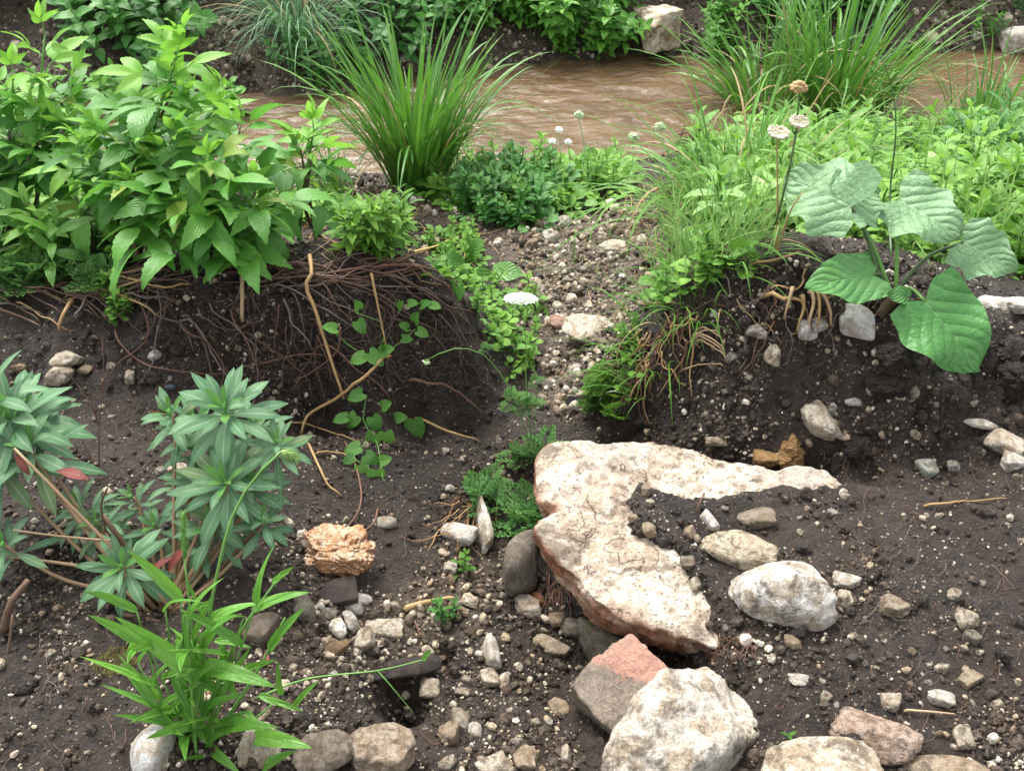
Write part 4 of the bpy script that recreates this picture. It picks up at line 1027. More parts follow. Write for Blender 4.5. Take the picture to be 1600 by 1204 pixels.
spurge("left spurge leaning out past the left border on long tan stems", spb + np.array([-.05, 0, 0]),
       [(15, 655, 1.60, 95, 26, (-.1, -.3)), (45, 700, 1.55, 84, 18, (.1, -.3)), (-25, 610, 1.62, 80, 16, (-.1, -.2)), (5, 850, 1.40, 62, 14, (-.2, -.3)), (190, 885, 1.36, 68, 24, (0, -.55)), (-10, 720, 1.55, 84, 20, (-.1, -.3)), (25, 640, 1.66, 80, 20, (.1, -.3))], 6,
       [(((268, 950, 1.35), (150, 830, 1.42), (22, 700, 1.5)), .0045, 1), (((178, 893, 1.38), (100, 880, 1.40), (5, 868, 1.42)), .0045, 1), (((180, 845, 1.42), (100, 838, 1.42), (20, 828, 1.42)), .003, 1), (((5, 985, 1.28), (18, 940, 1.3), (45, 905, 1.34)), .009, 0), (((8, 1090, 1.2), (12, 1030, 1.22), (20, 960, 1.27)), .004, 0)],
       [((20, 705, 1.5), (45, 740, 1.47), 1)])

# ------------------------------------------------------------------ broad-leaved grass in front
GL = [tmesh(leaf_tpl(.17 + .03 * s, 'blade', 12, 5, .25 + .35 * s, .35, 0, .02, s + 50, side=.05 * (s - 1), twist=.5 * (s - 1)), "grass_leaf", grassleaf_m) for s in range(4)]
gb = G(305, 1165)
gr = thing("broad_leaved_grass", "bright green broad-leaved grass with a fuzzy seed spike beside the white stone", "grass plant", gb)
def culm(pts_, r=.0042, m=green_stem_m, name="culm"):
    pth = smooth_path([pt(*q) for q in pts_], 14); pmesh(name, tube(pth, np.linspace(r, r * .45, 14), 6), m, gr); return pth
for c in ([(305, 1165, 1.035), (308, 1060, 1.065), (298, 960, 1.105), (288, 872, 1.145)], [(312, 1165, 1.035), (322, 1000, 1.085), (345, 870, 1.135), (370, 790, 1.175), (408, 735, 1.205), (440, 705, 1.215)],
          [(330, 1160, 1.045), (395, 1060, 1.085), (420, 1015, 1.105), (445, 965, 1.115)], [(290, 1160, 1.045), (262, 1110, 1.065), (240, 1050, 1.085)], [(322, 1165, 1.045), (345, 1060, 1.085), (380, 980, 1.115), (430, 910, 1.145)],
          [(300, 1165, 1.035), (312, 1080, 1.055), (318, 990, 1.085)], [(297, 1165, 1.045), (302, 1090, 1.055), (306, 1010, 1.075)], [(340, 1150, 1.035), (400, 1120, 1.045), (425, 1100, 1.055)]): culm(c)
culm([(400, 1090, 1.075), (480, 1060, 1.105), (590, 1047, 1.115), (662, 1030, 1.115)], .0022, name="runner"); culm([(590, 1047, 1.115), (610, 1070, 1.095), (645, 1112, 1.075)], .0014, name="runner")
for (a, b_, w) in (((322, 1062, 1.055), (167, 978, 1.085), 1), ((252, 1092, 1.065), (180, 1030, 1.085), .8), ((315, 1040, 1.065), (428, 1078, 1.015), 1.35), ((330, 968, 1.105), (416, 944, 1.115), 1.2), ((395, 952, 1.115), (484, 930, 1.115), 1.2), ((420, 1016, 1.105), (478, 956, 1.115), 1.1),
                  ((425, 910, 1.145), (462, 893, 1.135), 1.6), ((322, 1130, 1.045), (228, 1166, 0.975), 1.0), ((318, 1160, 1.035), (388, 1120, 1.025), 1.5), ((395, 1150, 1.035), (486, 1172, 0.985), 1.5), ((325, 1165, 1.035), (376, 1212, 0.965), 1.1), ((395, 1212, 0.995), (462, 1176, 0.985), 1.2),
                  ((303, 1035, 1.065), (291, 945, 1.085), .8), ((312, 1020, 1.075), (362, 962, 1.095), 1.3), ((308, 1010, 1.085), (345, 975, 1.075), 1.1), ((370, 1085, 1.075), (365, 1003, 1.085), .8), ((440, 1085, 1.055), (432, 1035, 1.075), 1.1), ((458, 1106, 1.045), (500, 1068, 1.045), .9),
                  ((250, 1104, 1.055), (300, 1082, 1.045), 1.0), ((290, 1150, 1.035), (228, 1105, 1.045), 1.0), ((315, 1108, 1.055), (380, 1090, 1.035), 1.1), ((330, 1180, 1.015), (278, 1192, 0.965), 1.1), ((385, 1112, 1.045), (420, 1150, 1.005), 1.1), ((320, 1020, 1.085), (268, 985, 1.115), 1.0), ((318, 960, 1.115), (290, 905, 1.135), .7), ((300, 1085, 1.055), (262, 1040, 1.085), .9), ((335, 1000, 1.095), (392, 1015, 1.085), 1.0), ((405, 1085, 1.055), (470, 1120, 1.015), 1.2), ((350, 1135, 1.025), (440, 1140, 0.985), 1.3), ((300, 1000, 1.085), (340, 935, 1.115), 1.0), ((660, 1030, 1.115), (676, 1018, 1.115), 3.0), ((540, 1052, 1.115), (508, 1098, 1.075), .0), ((245, 880, 1.215), (300, 905, 1.175), 0)):
    if not w: continue
    p0 = pt(*a); p1 = pt(*b_); d = p1 - p0; L = np.linalg.norm(d)
    d = d / L; me = GL[int(RNG.integers(4))]
    M3 = frame(d + np.array([0, 0, .18]), (0, -.45, 1)) * np.array([w * .66, 1, 1])
    part("leaf", me, gr, M3, p0, L * 1.08)
rg = np.random.default_rng(77)
for i in range(13):
    u0 = 300 + rg.normal(0, 16); u1 = u0 + rg.normal(20, 60); v1 = rg.uniform(930, 1080); yb = 1.04 + rg.normal(0, .02)
    pth = culm([(u0, 1180, yb), (u0 * .6 + u1 * .4, 1110, yb + .02), (u1, v1, yb + .06)], .0034)
    for n in range(4):
        q = pth[4 + n * 3 if n < 3 else 13]; az = rg.uniform(0, 6.28); d = np.array([math.cos(az) * .9, math.sin(az) * .6 - .15, .75]); L = mpp(q) * rg.uniform(75, 135)
        part("leaf", GL[rg.integers(4)], gr, frame(d, (0, -.3, 1)) * np.array([.55, 1, 1]), q, L)
def seed_spike(root, a, b_, r, m, n=420, name="seed_spike"):
    p0 = np.asarray(a, float); p1 = np.asarray(b_, float); mb = MB(); ax = p1 - p0
    tube(smooth_path([p0, p1], 8), np.array([.5, .9, 1, 1, 1, .95, .8, .3]) * r * .6, 7, mb=mb)
    F = frame(ax)
    for i in range(n):
        t = RNG.random(); az = RNG.uniform(0, 6.28); o = F[:, 0] * math.cos(az) + F[:, 2] * math.sin(az)
        q = p0 + ax * t; rr_ = r * (.55 + .5 * math.sin(math.pi * min(.95, t * .9 + .1)))
        e = q + o * rr_ * 1.9 + ax / np.linalg.norm(ax) * r * 1.2
        s = np.cross(o, ax); s = s / np.linalg.norm(s) * r * .1
        mb.add([q + o * rr_ * .5 - s, q + o * rr_ * .5 + s, e], None, [(0, 1, 2)])
    pmesh(name, mb, m, root)
seed_spike(gr, pt(289, 872, 1.145), pt(286, 800, 1.185), .006, green_stem_m)
seed_spike(gr, pt(440, 704, 1.215), pt(462, 716, 1.205), .008, greenhead_m)

# ------------------------------------------------------------------ sedges and tall grass clumps
def blade_tpl(bend, w, seed):
    r = np.random.default_rng(seed); n = 11; t = np.linspace(0, 1, n)
    a = 1.5 - bend * t ** 1.6; y = np.concatenate([[0], np.cumsum(np.cos(a[:-1]))]) / (n - 1); z_ = np.concatenate([[0], np.cumsum(np.sin(a[:-1]))]) / (n - 1)
    wd = w * np.minimum(1, .55 + t * 2) * np.sqrt(np.clip(1 - t ** 2.2, .002, 1)) / 2
    V = np.zeros((n, 3, 3)); UV = np.zeros((n, 3, 2)); sd_ = r.normal(0, .06)
    for i in range(n):
        for j, e in enumerate((-1, 0, 1)):
            V[i, j] = (e * wd[i] + sd_ * t[i] ** 2, y[i], z_[i] + abs(e) * wd[i] * .35); UV[i, j] = (e * .5 + .5, t[i])
    return V.reshape(-1, 3), grid_q(n, 3), np.zeros((0, 3), np.int64), UV.reshape(-1, 2)
def blade_set(m, bends, w): return [tmesh(blade_tpl(b_, w * (.8 + .1 * (i % 5)), 300 + i), "blade", m) for i, b_ in enumerate(bends)]
SB = blade_set(sedge_m, (.35, .5, .75, 1.0, 1.4, 2.0, 2.6), .022)
WB = blade_set(sedge_grey_m, (1.8, 2.2, 2.6, 2.9), .011)
FB = blade_set(grassleaf_m, (.9, 1.4, 1.9, 2.3), .018)
DB = blade_set(m_leaf("dead_blade", (.30, .22, .09), (.48, .38, .18), (.5, .42, .25), .09, .4, .2, .6, veins=2, vein=.1), (.6, 1.6, 2.4, 3.0), .016)
def clump(label, base, n, L0, L1, spread, blades, seed, lean=(0, 0), lean_sd=.25, group="tussocks of sedge along the stream", pick=None, dead=.1):
    rng = np.random.default_rng(seed); b = np.array(base, float)
    root = thing("sedge_tussock", label, "sedge", b, group)
    for i in range(n):
        az = rng.uniform(0, 6.28); rr_ = spread * math.sqrt(rng.random())
        x, y = b[0] + rr_ * math.cos(az), b[1] + rr_ * math.sin(az) * .7
        z0 = hgt(x, y) - .01
        if z0 < WATER - .1: z0 = WATER - .1
        az2 = az + rng.normal(0, .5)
        tilt = abs(rng.normal(0, lean_sd)) + .35 * rr_ / spread * lean_sd * 2
        M3 = np.array(Matrix.Rotation(az2 - math.pi / 2, 3, 'Z') @ Matrix.Rotation(-tilt, 3, 'X'))
        if lean[0] or lean[1]: M3 = np.array(Matrix.Rotation(lean[0], 3, 'Y') @ Matrix.Rotation(lean[1], 3, 'X')) @ M3
        bm = blades[rng.integers(len(blades)) if pick is None else rng.choice(len(blades), p=pick)]
        if rng.random() < dead: bm = DB[rng.integers(len(DB))]
        part("blade", bm, root, M3, (x, y, z0), rng.uniform(L0, L1) * (1 - .25 * (rng.random() < .3)))
    return root
pk = [.22, .24, .2, .14, .1, .06, .04]
clump("big upright green sedge tussock in front of the stream, left of the middle", G(650, 290), 290, .55, .95, .13, SB, 21, (.02, 0), .22, pick=pk)
clump("small sedge tuft at the foot of the elder sapling", G(525, 305), 60, .2, .42, .06, SB, 22, (-.05, 0), .3, pick=pk)
clump("weeping grey-green sedge tussock on the far bank at upper left", np.array([-1.42, 6.22, hgt(-1.42, 6.22)]) + np.array([0, .12, .1]), 280, .5, .85, .13, WB, 23, (0, .1), .35)
clump("widest sedge tussock, standing in the water's near edge at right", G(1290, 215), 300, .6, 1.15, .26, SB, 24, (.08, 0), .27, pick=pk)
clump("sedge blades growing left of the widest tussock at the water", G(1190, 205), 140, .5, .95, .15, SB, 25, (-.25, 0), .3, pick=[.12, .18, .2, .2, .15, .1, .05])
clump("sparse sedge tuft at the right border before the water", G(1530, 225), 90, .35, .75, .17, SB, 26, (.1, 0), .3, pick=pk)
clump("drooping fine grass spilling over the weeds at the right of the path", G(1150, 330), 240, .35, .75, .26, FB, 27, (-.12, 0), .45, group="fine grass beside the path")
clump("yellowish fine grass on the left flank of the right heap", G(1090, 440), 220, .12, .30, .17, FB, 28, (-.1, .1), .4, group="fine grass beside the path")
clump("thin grass on the gravel in the middle of the path", G(930, 415), 30, .1, .25, .2, FB, 29, (0, 0), .5, group="fine grass beside the path")

# ------------------------------------------------------------------ sprigs for weeds and nettles
def sprig_tpl(seed, pairs, h, leaf, width, kind='ovate', droop=.7, serr=.02, spread=1.0, n=6, stem_r=.004, taper=.5):
    r = np.random.default_rng(seed); mb = MB()
    bx_, by_ = r.normal(0, .12, 2) * h
    pth = smooth_path([(0, 0, 0), (bx_ * .4, by_ * .4, h * .55), (bx_, by_, h)], 5)
    tube(pth, np.linspace(stem_r, stem_r * .5, 5), 4, mb=mb)
    lt = [leaf_tpl(width, kind, n, 3, droop + .2 * q, .3, serr, 0, seed + q) for q in range(2)]
    for i in range(pairs):
        t = 1 - i / max(pairs, 1) * .8; p = pth[int(round(t * 4))]; p = pth[0] * 0 + np.array([np.interp(t, np.linspace(0, 1, 5), pth[:, a]) for a in range(3)])
        s = leaf * (taper + (1 - taper) * min(1, (i + .5) / 2.5)) * r.uniform(.85, 1.15)
        for sg in (0, 1):
            az = sg * math.pi + i * 1.57 + r.normal(0, .3); el = .8 - .35 * i * 2 / max(pairs, 3) * spread - .25 + r.normal(0, .15)
            d = np.array([math.cos(az) * math.cos(el), math.sin(az) * math.cos(el), math.sin(el)])
            v, q, t3, uv = lt[r.integers(2)]
            mb.add(v @ (frame(d, np.array([0, 0, 1]) + r.normal(0, .2, 3)) * s).T + p, q, t3, uv)
    return mb.tpl()
def rosette_tpl(seed, nl, leaf, width, kind='ovate', el0=.7, droop=.8, serr=0., stalk=.5, n=5):
    r = np.random.default_rng(seed); mb = MB()
    lt = leaf_tpl(width, kind, n, 3, droop, .25, serr, 0, seed)
    for i in range(nl):
        az = i * 2.4 + r.normal(0, .3); el = el0 * r.uniform(.4, 1.3); s = leaf * r.uniform(.6, 1.15)
        d = np.array([math.cos(az) * math.cos(el), math.sin(az) * math.cos(el), math.sin(el)]); e = d * stalk * leaf * r.uniform(.6, 1.3)
        tube(np.stack([[0, 0, 0], e * .6 + np.array([0, 0, .01]), e]), .0015, 3, mb=mb)
        d2 = d.copy(); d2[2] -= .5; v, q, t3, uv = lt
        mb.add(v @ (frame(d2, np.array([0, 0, 1]) + r.normal(0, .2, 3)) * s).T + e, q, t3, uv)
    return mb.tpl()
NET = [sprig_tpl(400 + i, 8, .42, .115, .56, 'ovate', .9, .03, 1.2) for i in range(5)]
WEED = [sprig_tpl(420 + i, 5, .16, .085, .5, 'ovate', .7, .02, 1.1) for i in range(4)] + [rosette_tpl(430 + i, 9, .075, .55, 'ovate', .8, .8, .02) for i in range(3)] + [sprig_tpl(440 + i, 6, .2, .10, .26, 'lance', .8, 0, 1.1) for i in range(3)]
SMALLW = [rosette_tpl(450 + i, 12, .042, .75, 'round', .8, .6, 0, 1.0) for i in range(3)] + [sprig_tpl(460 + i, 6, .12, .045, .6, 'ovate', .6, 0, 1.1, 4) for i in range(3)]
def lacy_tpl(seed, L=.16):
    """a finely divided leaf: stalk, side stalks, small rounded lobes"""
    r = np.random.default_rng(seed); mb = MB(); lt = leaf_tpl(.7, 'round', 3, 3, .3, .1, 0, 0, seed)
    pth = smooth_path([(0, 0, 0), (0, L * .5, L * .16), (r.normal(0, .01), L, L * .05)], 7); tube(pth, .0012, 3, mb=mb)
    for i in range(2, 7):
        for sg in (-1, 1):
            l = L * .42 * (1.25 - i / 7); b_ = pth[i]; dd = np.array([sg * .85, .5, .1]); dd /= np.linalg.norm(dd)
            for j in range(1, 4):
                c = b_ + dd * l * j / 3
                for a in (-.9, 0, .9):
                    d = np.array([dd[0] * math.cos(a) - dd[1] * math.sin(a), dd[0] * math.sin(a) + dd[1] * math.cos(a), .25 + r.normal(0, .2)])
                    v, q, t3, uv = lt; mb.add(v @ (frame(d) * L * .11 * r.uniform(.8, 1.2)).T + c, q, t3, uv)
    return mb.tpl()
LACE = [lacy_tpl(470 + i) for i in range(4)]
def lacy_tuft(seed, n=9, L=1.0):
    r = np.random.default_rng(seed); mb = MB()
    for i in range(n):
        az = i * 2.4 + r.normal(0, .3); tl = r.uniform(.2, 1.1)
        M3 = np.array(Matrix.Rotation(az, 3, 'Z') @ Matrix.Rotation(tl, 3, 'X')) * L * r.uniform(.7, 1.2); v, q, t3, uv = LACE[i % 4]
        mb.add(v @ M3.T, q, t3, uv)
    return mb.tpl()
LTUFT = [lacy_tuft(480 + i) for i in range(3)]
def carpet(name, poly, n, tpls, s0, s1, mat, seed, by_px=True, lift=0.0, lean=.35, tl=(0, 1), world=None, ymin=0):
    rng = np.random.default_rng(seed)
    if world is None:
        A_ = np.array(poly, float); lo = A_.min(0); hi = A_.max(0)
        U = rng.uniform(lo[0], hi[0], n * 3); Vv = rng.uniform(lo[1], hi[1], n * 3); ok = inpoly(poly, U, Vv); U = U[ok][:n]; Vv = Vv[ok][:n]
        P = ground(U, Vv); P = P[P[:, 1] > ymin]
    else:
        W = np.array(world); lo = W.min(0); hi = W.max(0); X = rng.uniform(lo[0], hi[0], n * 3); Y = rng.uniform(lo[1], hi[1], n * 3); ok = poly_sd(W, X, Y) > 0
        X = X[ok][:n]; Y = Y[ok][:n]; P = np.stack([X, Y, hgt(X, Y)], 1)
    m = len(P); az = rng.uniform(0, 6.28, m); tl_ = rng.normal(0, lean, m); ta = rng.uniform(0, 6.28, m); s = rng.uniform(s0, s1, m)
    Ms = np.zeros((m, 3, 3))
    for i in range(m):
        Ms[i] = np.array(Matrix.Rotation(tl_[i], 3, Vector((math.cos(ta[i]), math.sin(ta[i]), 0))) @ Matrix.Rotation(az[i], 3, 'Z')) * s[i]
    tint = rng.uniform(tl[0], tl[1], m); mb = MB(); w = rng.integers(len(tpls), size=m)
    for k_, t in enumerate(tpls):
        q = w == k_; mb.inst(t, Ms[q], P[q] - np.array([0, 0, .005]), tint[q])
    return mb, P
def stuff(name, mb, mat): o = link(name, mb.mesh(name, mat)); o['kind'] = 'stuff'; return o
# ------------------------------------------------------------------ nettle thickets of the far bank: each bush a thing of many shoots
nettle_i_m = m_leaf("nettle_shoot_leaf", (.065, .23, .026), (.21, .50, .06), (.17, .34, .08), .05, .4, .3, .4, veins=7, vein=.4)
nettle_dk_m = m_leaf("dark_nettle_shoot_leaf", (.05, .19, .032), (.13, .36, .065), (.13, .28, .08), .05, .4, .3, .4, veins=7, vein=.4)
def tm(t, m, nm):
    mb = MB(); mb.add(*t, c=.5); return mb.mesh(nm, m)
NETM = [tm(t, nettle_i_m, "nettle_shoot") for t in NET]; NETD = [tm(t, nettle_dk_m, "nettle_shoot") for t in NET]
def bush(label, poly, n, s0, s1, seed, meshes, name="nettle_bush", group="nettle bushes on the far bank", lean=(0, -.25)):
    rng = np.random.default_rng(seed); A_ = np.array(poly, float); lo = A_.min(0); hi = A_.max(0)
    U = rng.uniform(lo[0], hi[0], n * 4); Vv = rng.uniform(lo[1], hi[1], n * 4); ok = inpoly(poly, U, Vv)
    P = ground(U[ok][:n], Vv[ok][:n]); c = P.mean(0)
    root = thing(name, label, name.split('_')[0], c, group)
    nn = nrm(P[:, 0], P[:, 1], .08)
    for p, nv in zip(P, nn):
        s = rng.uniform(s0, s1)
        M = Matrix.Rotation(lean[0] + rng.normal(0, .22), 3, 'Y') @ Matrix.Rotation(-lean[1] + rng.normal(0, .22), 3, 'X') @ Matrix.Rotation(rng.uniform(0, 6.28), 3, 'Z')
        part("shoot", meshes[rng.integers(len(meshes))], root, np.array(M), p - np.array([0, 0, .03]), s)
    return root
bush("dark nettle bush on the far bank behind the elder sprig at upper left", [(40, 40), (110, -60), (330, -60), (310, 60), (240, 110), (100, 90)], 60, .8, 1.15, 31, NETD)
bush("nettle bush at the upper left corner on the far bank", [(-80, 60), (-80, -80), (80, -80), (60, 40)], 30, .8, 1.1, 32, NETD)
bush("low nettle bush under the weeping tussock at the water", [(430, 70), (580, 60), (590, 140), (500, 150), (450, 125)], 30, .45, .7, 33, NETD)
bush("nettle bush beside the weeping sedge tussock on the far bank", [(545, -60), (720, -60), (720, 60), (600, 110), (560, 70)], 44, .7, 1.0, 34, NETD)
bush("bright nettle bush hanging above the stream, left of its big neighbour", [(680, -80), (800, -80), (800, 40), (760, 70), (700, 40)], 40, .7, 1.0, 35, NETM)
bush("biggest bright nettle bush overhanging the stream in the upper middle", [(775, -90), (985, -90), (985, 60), (950, 95), (880, 100), (800, 40)], 88, .75, 1.1, 36, NETM)
bush("small nettle tuft at the water's edge under the biggest bush", [(860, 75), (960, 75), (970, 105), (890, 108)], 14, .5, .7, 37, NETM)
bush("feathery green bush on the far bank right of the cream rock", [(1090, 40), (1150, 20), (1150, 100), (1105, 110)], 20, .5, .75, 38, NETM)
bush("dark nettle bush behind the widest sedge tussock", [(1160, -60), (1310, -60), (1310, 60), (1180, 70)], 44, .7, 1.0, 39, NETD)
bush("nettle bush behind the right half of the widest tussock", [(1300, -60), (1450, -60), (1440, 30), (1330, 70)], 34, .7, 1.0, 40, NETM)
bush("small bright weed alone on the gravelly far bank", [(1515, 35), (1550, 30), (1550, 60), (1520, 62)], 6, .3, .45, 41, NETM)
bush("small weed at the top edge over the gravelly far bank", [(1560, 0), (1600, 0), (1595, 20), (1570, 20)], 5, .35, .5, 42, NETD)
bush("weed on the far bank above the cream rock", [(1060, -30), (1130, -30), (1120, 6), (1070, 4)], 8, .35, .5, 43, NETD)
bush("leafy nettles growing behind the elder bushes on the near bank", [(-40, 200), (200, 170), (380, 210), (400, 290), (-40, 300)], 70, .6, 1.0, 44, NETM, group="nettles of the near bank")

# ------------------------------------------------------------------ weeds that cover the near bank (nobody could count them)
pale_weed_m = m_leaf("pale_weed_leaf", (.17, .36, .07), (.34, .56, .15), (.3, .5, .2), .06, .3, .3, .45, stuff=True, veins=3, vein=.1)
def weeds(name, poly, n, tpls, s0, s1, mat, seed, **kw):
    mb, P = carpet(name, poly, n, tpls, s0, s1, mat, seed, **kw); return stuff(name, mb, mat)
RIGHTW = [(1060, 290), (1130, 230), (1250, 215), (1440, 230), (1600, 235), (1680, 240), (1680, 470), (1560, 470), (1500, 420), (1420, 430), (1350, 420), (1290, 405), (1240, 395), (1170, 420), (1120, 380)]
weeds("ground_weeds", RIGHTW, 420, WEED, .8, 1.5, weed_m, 51, ymin=2.7)
weeds("pale_weeds", RIGHTW, 190, WEED, .7, 1.3, pale_weed_m, 151, ymin=2.7)
MG = [blade_tpl(b_, .016, 600 + i) for i, b_ in enumerate((.6, 1.2, 1.8, 2.5))]
weeds("meadow_grass", RIGHTW, 900, MG, .16, .42, pale_weed_m, 152, lean=.4, ymin=2.5)
weeds("meadow_grass", [(1030, 300), (1130, 230), (1240, 230), (1220, 400), (1080, 460), (1020, 440)], 520, MG, .14, .36, pale_weed_m, 153, lean=.45)
weeds("meadow_grass", [(640, 270), (985, 260), (985, 290), (850, 345), (660, 310)], 260, MG, .1, .26, pale_weed_m, 154, lean=.5)
weeds("low_weeds", RIGHTW, 560, SMALLW, .8, 1.4, weed_m, 52, ymin=2.45)
weeds("ground_weeds", [(1480, 200), (1680, 190), (1680, 330), (1500, 300)], 120, WEED, .8, 1.4, dkweed_m, 53)
weeds("ground_weeds", [(640, 275), (760, 262), (850, 250), (975, 255), (985, 285), (930, 320), (850, 345), (760, 335), (700, 330), (650, 305)], 190, WEED[4:7] + SMALLW, .8, 1.5, weed_m, 54)
weeds("dark_weeds", [(720, 280), (800, 270), (880, 285), (850, 350), (780, 365), (725, 340)], 110, SMALLW, 1.0, 1.7, dkweed_m, 55)
weeds("ground_weeds", [(520, 345), (640, 350), (640, 395), (540, 400)], 80, WEED, .5, .8, weed_m, 56)
weeds("ground_weeds", [(660, 380), (720, 360), (760, 380), (740, 450), (690, 450)], 60, SMALLW + WEED[4:7], .5, .8, weed_m, 57)
weeds("ground_weeds", [(700, 440), (760, 430), (840, 470), (845, 560), (800, 600), (765, 540), (740, 490)], 60, SMALLW, .45, .85, weed_m, 58)
weeds("lacy_weeds", [(-40, 330), (140, 320), (200, 400), (180, 450), (0, 455), (-40, 450)], 130, LTUFT, .35, .6, lace_m, 59)
weeds("ground_weeds", [(-40, 280), (260, 290), (320, 400), (200, 430), (-40, 440)], 170, WEED, .8, 1.3, weed_m, 60)
weeds("ground_weeds", [(400, 300), (520, 305), (520, 345), (420, 350)], 40, SMALLW, .7, 1.2, weed_m, 61)
weeds("heap_weeds", [(980, 480), (1010, 500), (1000, 620), (960, 660), (920, 650), (960, 560)], 16, SMALLW, .35, .6, weed_m, 62)
weeds("lacy_weeds", [(920, 600), (985, 600), (975, 670), (915, 680)], 12, LTUFT, .25, .42, weed_m, 63)
weeds("ground_weeds", [(1060, 390), (1160, 380), (1180, 420), (1080, 470), (1030, 470)], 22, SMALLW, .6, 1.1, weed_m, 64)
weeds("tiny_weeds", [(160, 460), (220, 440), (210, 500), (165, 500)], 12, SMALLW, .4, .7, weed_m, 65)
weeds("far_bank_weeds", [(0, -120), (1600, -120), (1600, -10), (0, -10)], 260, NET, .6, 1.1, nettle_m, 66)
# land beyond the picture, so that the bank goes on being green to either side
for i, W in enumerate(([(-5, 2.6), (-1.9, 2.6), (-2.4, 4.3), (-5, 4.3)], [(2.3, 2.4), (5, 2.4), (5, 4.9), (3, 4.7)], [(-6, 6.6), (6, 7.4), (6, 10), (-6, 10)])):
    mb, P = carpet("bank_weeds", None, (260, 260, 500)[i], NET if i == 2 else WEED + NET[:2], .7, 1.4, weed_m, 70 + i, world=W); stuff("bank_weeds", mb, weed_m)

# lacy plant beside the slab and other small ones that stand alone
def one(name, label, cat, u, v, tpls, mat, s, seed, group=None, tilt=0.0, n=1, r=.03, pname="sprig"):
    rng = np.random.default_rng(seed); b = G(u, v); root = thing(name, label, cat, b, group)
    for i in range(n):
        x, y = b[0] + rng.normal(0, r), b[1] + rng.normal(0, r); mb = MB(); t = tpls[rng.integers(len(tpls))]
        M = np.array(Matrix.Rotation(rng.normal(0, .3) + tilt, 3, 'X') @ Matrix.Rotation(rng.uniform(0, 6.28), 3, 'Z')) * s * rng.uniform(.8, 1.2)
        v_, q, t3, uv = t; mb.add(v_ @ M.T + np.array([x, y, hgt(x, y)]), q, t3, uv, rng.random()); pmesh(pname, mb, mat, root)
    return root
one("lacy_herb", "lacy blue-green herb growing against the left flank of the slab", "herb", 815, 815, LTUFT, lace_m, .5, 81, n=4, r=.045)
one("lacy_herb", "lacy herb above the corner of the slab at the gully's head", "herb", 822, 735, LTUFT, lace_m, .42, 82, n=2, r=.03)
one("lacy_herb", "small lacy herb left of the tall narrow white stone", "herb", 765, 770, LTUFT, lace_m, .36, 83, n=3, r=.02)
one("creeping_weed", "round-leaved creeping weed dangling in the dark gully", "weed", 700, 975, SMALLW, dkweed_m, .55, 84, n=3, r=.012)
one("creeping_weed", "small creeping weed above the dangling one in the gully", "weed", 715, 890, SMALLW, weed_m, .5, 85, n=2, r=.012)
sd = thing("seedling", "tiny three-leaved green seedling on bare soil right of the largest boulder", "seedling", G(1231, 1154))
p = np.array(sd.location) + np.array([0, 0, .006]); lfm = tmesh(leaf_tpl(.42, 'ovate', 6, 3, .3, .2, 0, 0, 90), "seedling_leaf", vine_m)
pmesh("stem", tube([np.array(sd.location) - np.array([0, 0, .004]), p], .0012, 4), green_stem_m, sd)
for a in (165, 20, -85): part("leaf", lfm, sd, frame((math.cos(R(a)), math.sin(R(a)), .25)), p, .019)

# ------------------------------------------------------------------ ivy-like vine with heart leaves on the left heap
HV = [tmesh(leaf_tpl(.85, 'heart', 8, 5, .3 + .3 * s, .25, 0, .03, s + 95), "vine_leaf", vine_m) for s in range(3)]
def vine(label, paths, leaves, seed):
    rng = np.random.default_rng(seed); b = G(*paths[0][0]); root = thing("creeping_vine", label, "vine", b, "vines on the left heap")
    for pp in paths:
        P = np.array([G(*q) for q in pp]) + np.array([0, -.015, .012]); pmesh("stem", tube(smooth_path(P, 10), .0016, 4), green_stem_m, root)
    for (u, v, s, a) in leaves:
        q = G(u, v) + np.array([0, -.025, .02]); a = R(a); d = np.array([math.cos(a), -.25, math.sin(a)])
        part("leaf", HV[rng.integers(3)], root, frame(d, np.array([0, -.6, .8]) + rng.normal(0, .15, 3)), q, s * mpp(q))
    return root
vine("glossy heart-leaved vine hanging down the foot of the left heap", [[(575, 620), (570, 660), (590, 690), (600, 750)], [(585, 660), (620, 655), (655, 660)], [(575, 690), (555, 715), (580, 730)]],
     [(570, 625, 26, 200), (560, 650, 28, 230), (585, 655, 28, -70), (605, 678, 32, -80), (588, 680, 30, -110), (648, 660, 38, -80), (620, 655, 22, 20), (565, 700, 26, 190), (575, 712, 26, -30), (590, 735, 34, -95), (555, 715, 20, 200), (598, 722, 22, 30), (565, 728, 24, -70), (545, 652, 24, 190), (600, 640, 22, 40)], 97)
vine("wilting grey-green vine across the middle of the left heap", [[(520, 520), (560, 550), (600, 555), (640, 530), (650, 515)], [(560, 500), (600, 510)], [(560, 550), (580, 560)]],
     [(530, 522, 24, 160), (565, 490, 20, 100), (562, 512, 24, -60), (580, 555, 30, -40), (572, 560, 26, 200), (598, 552, 26, 30), (600, 545, 20, 80), (650, 513, 22, 70), (655, 525, 20, -20), (640, 520, 18, 140), (625, 485, 18, 60), (640, 480, 18, 10), (660, 484, 20, 30), (675, 487, 18, -10), (632, 545, 18, 0)], 98)
vine("broad-leaved vine at the top right of the left heap beside the yellow stalk", [[(700, 440), (730, 420), (770, 425)], [(720, 430), (740, 410)]],
     [(735, 405, 42, 60), (745, 435, 48, -40), (775, 430, 46, 10), (720, 420, 38, 130), (705, 400, 30, 120), (715, 455, 40, -120), (760, 455, 34, -60), (690, 425, 30, 170)], 99)

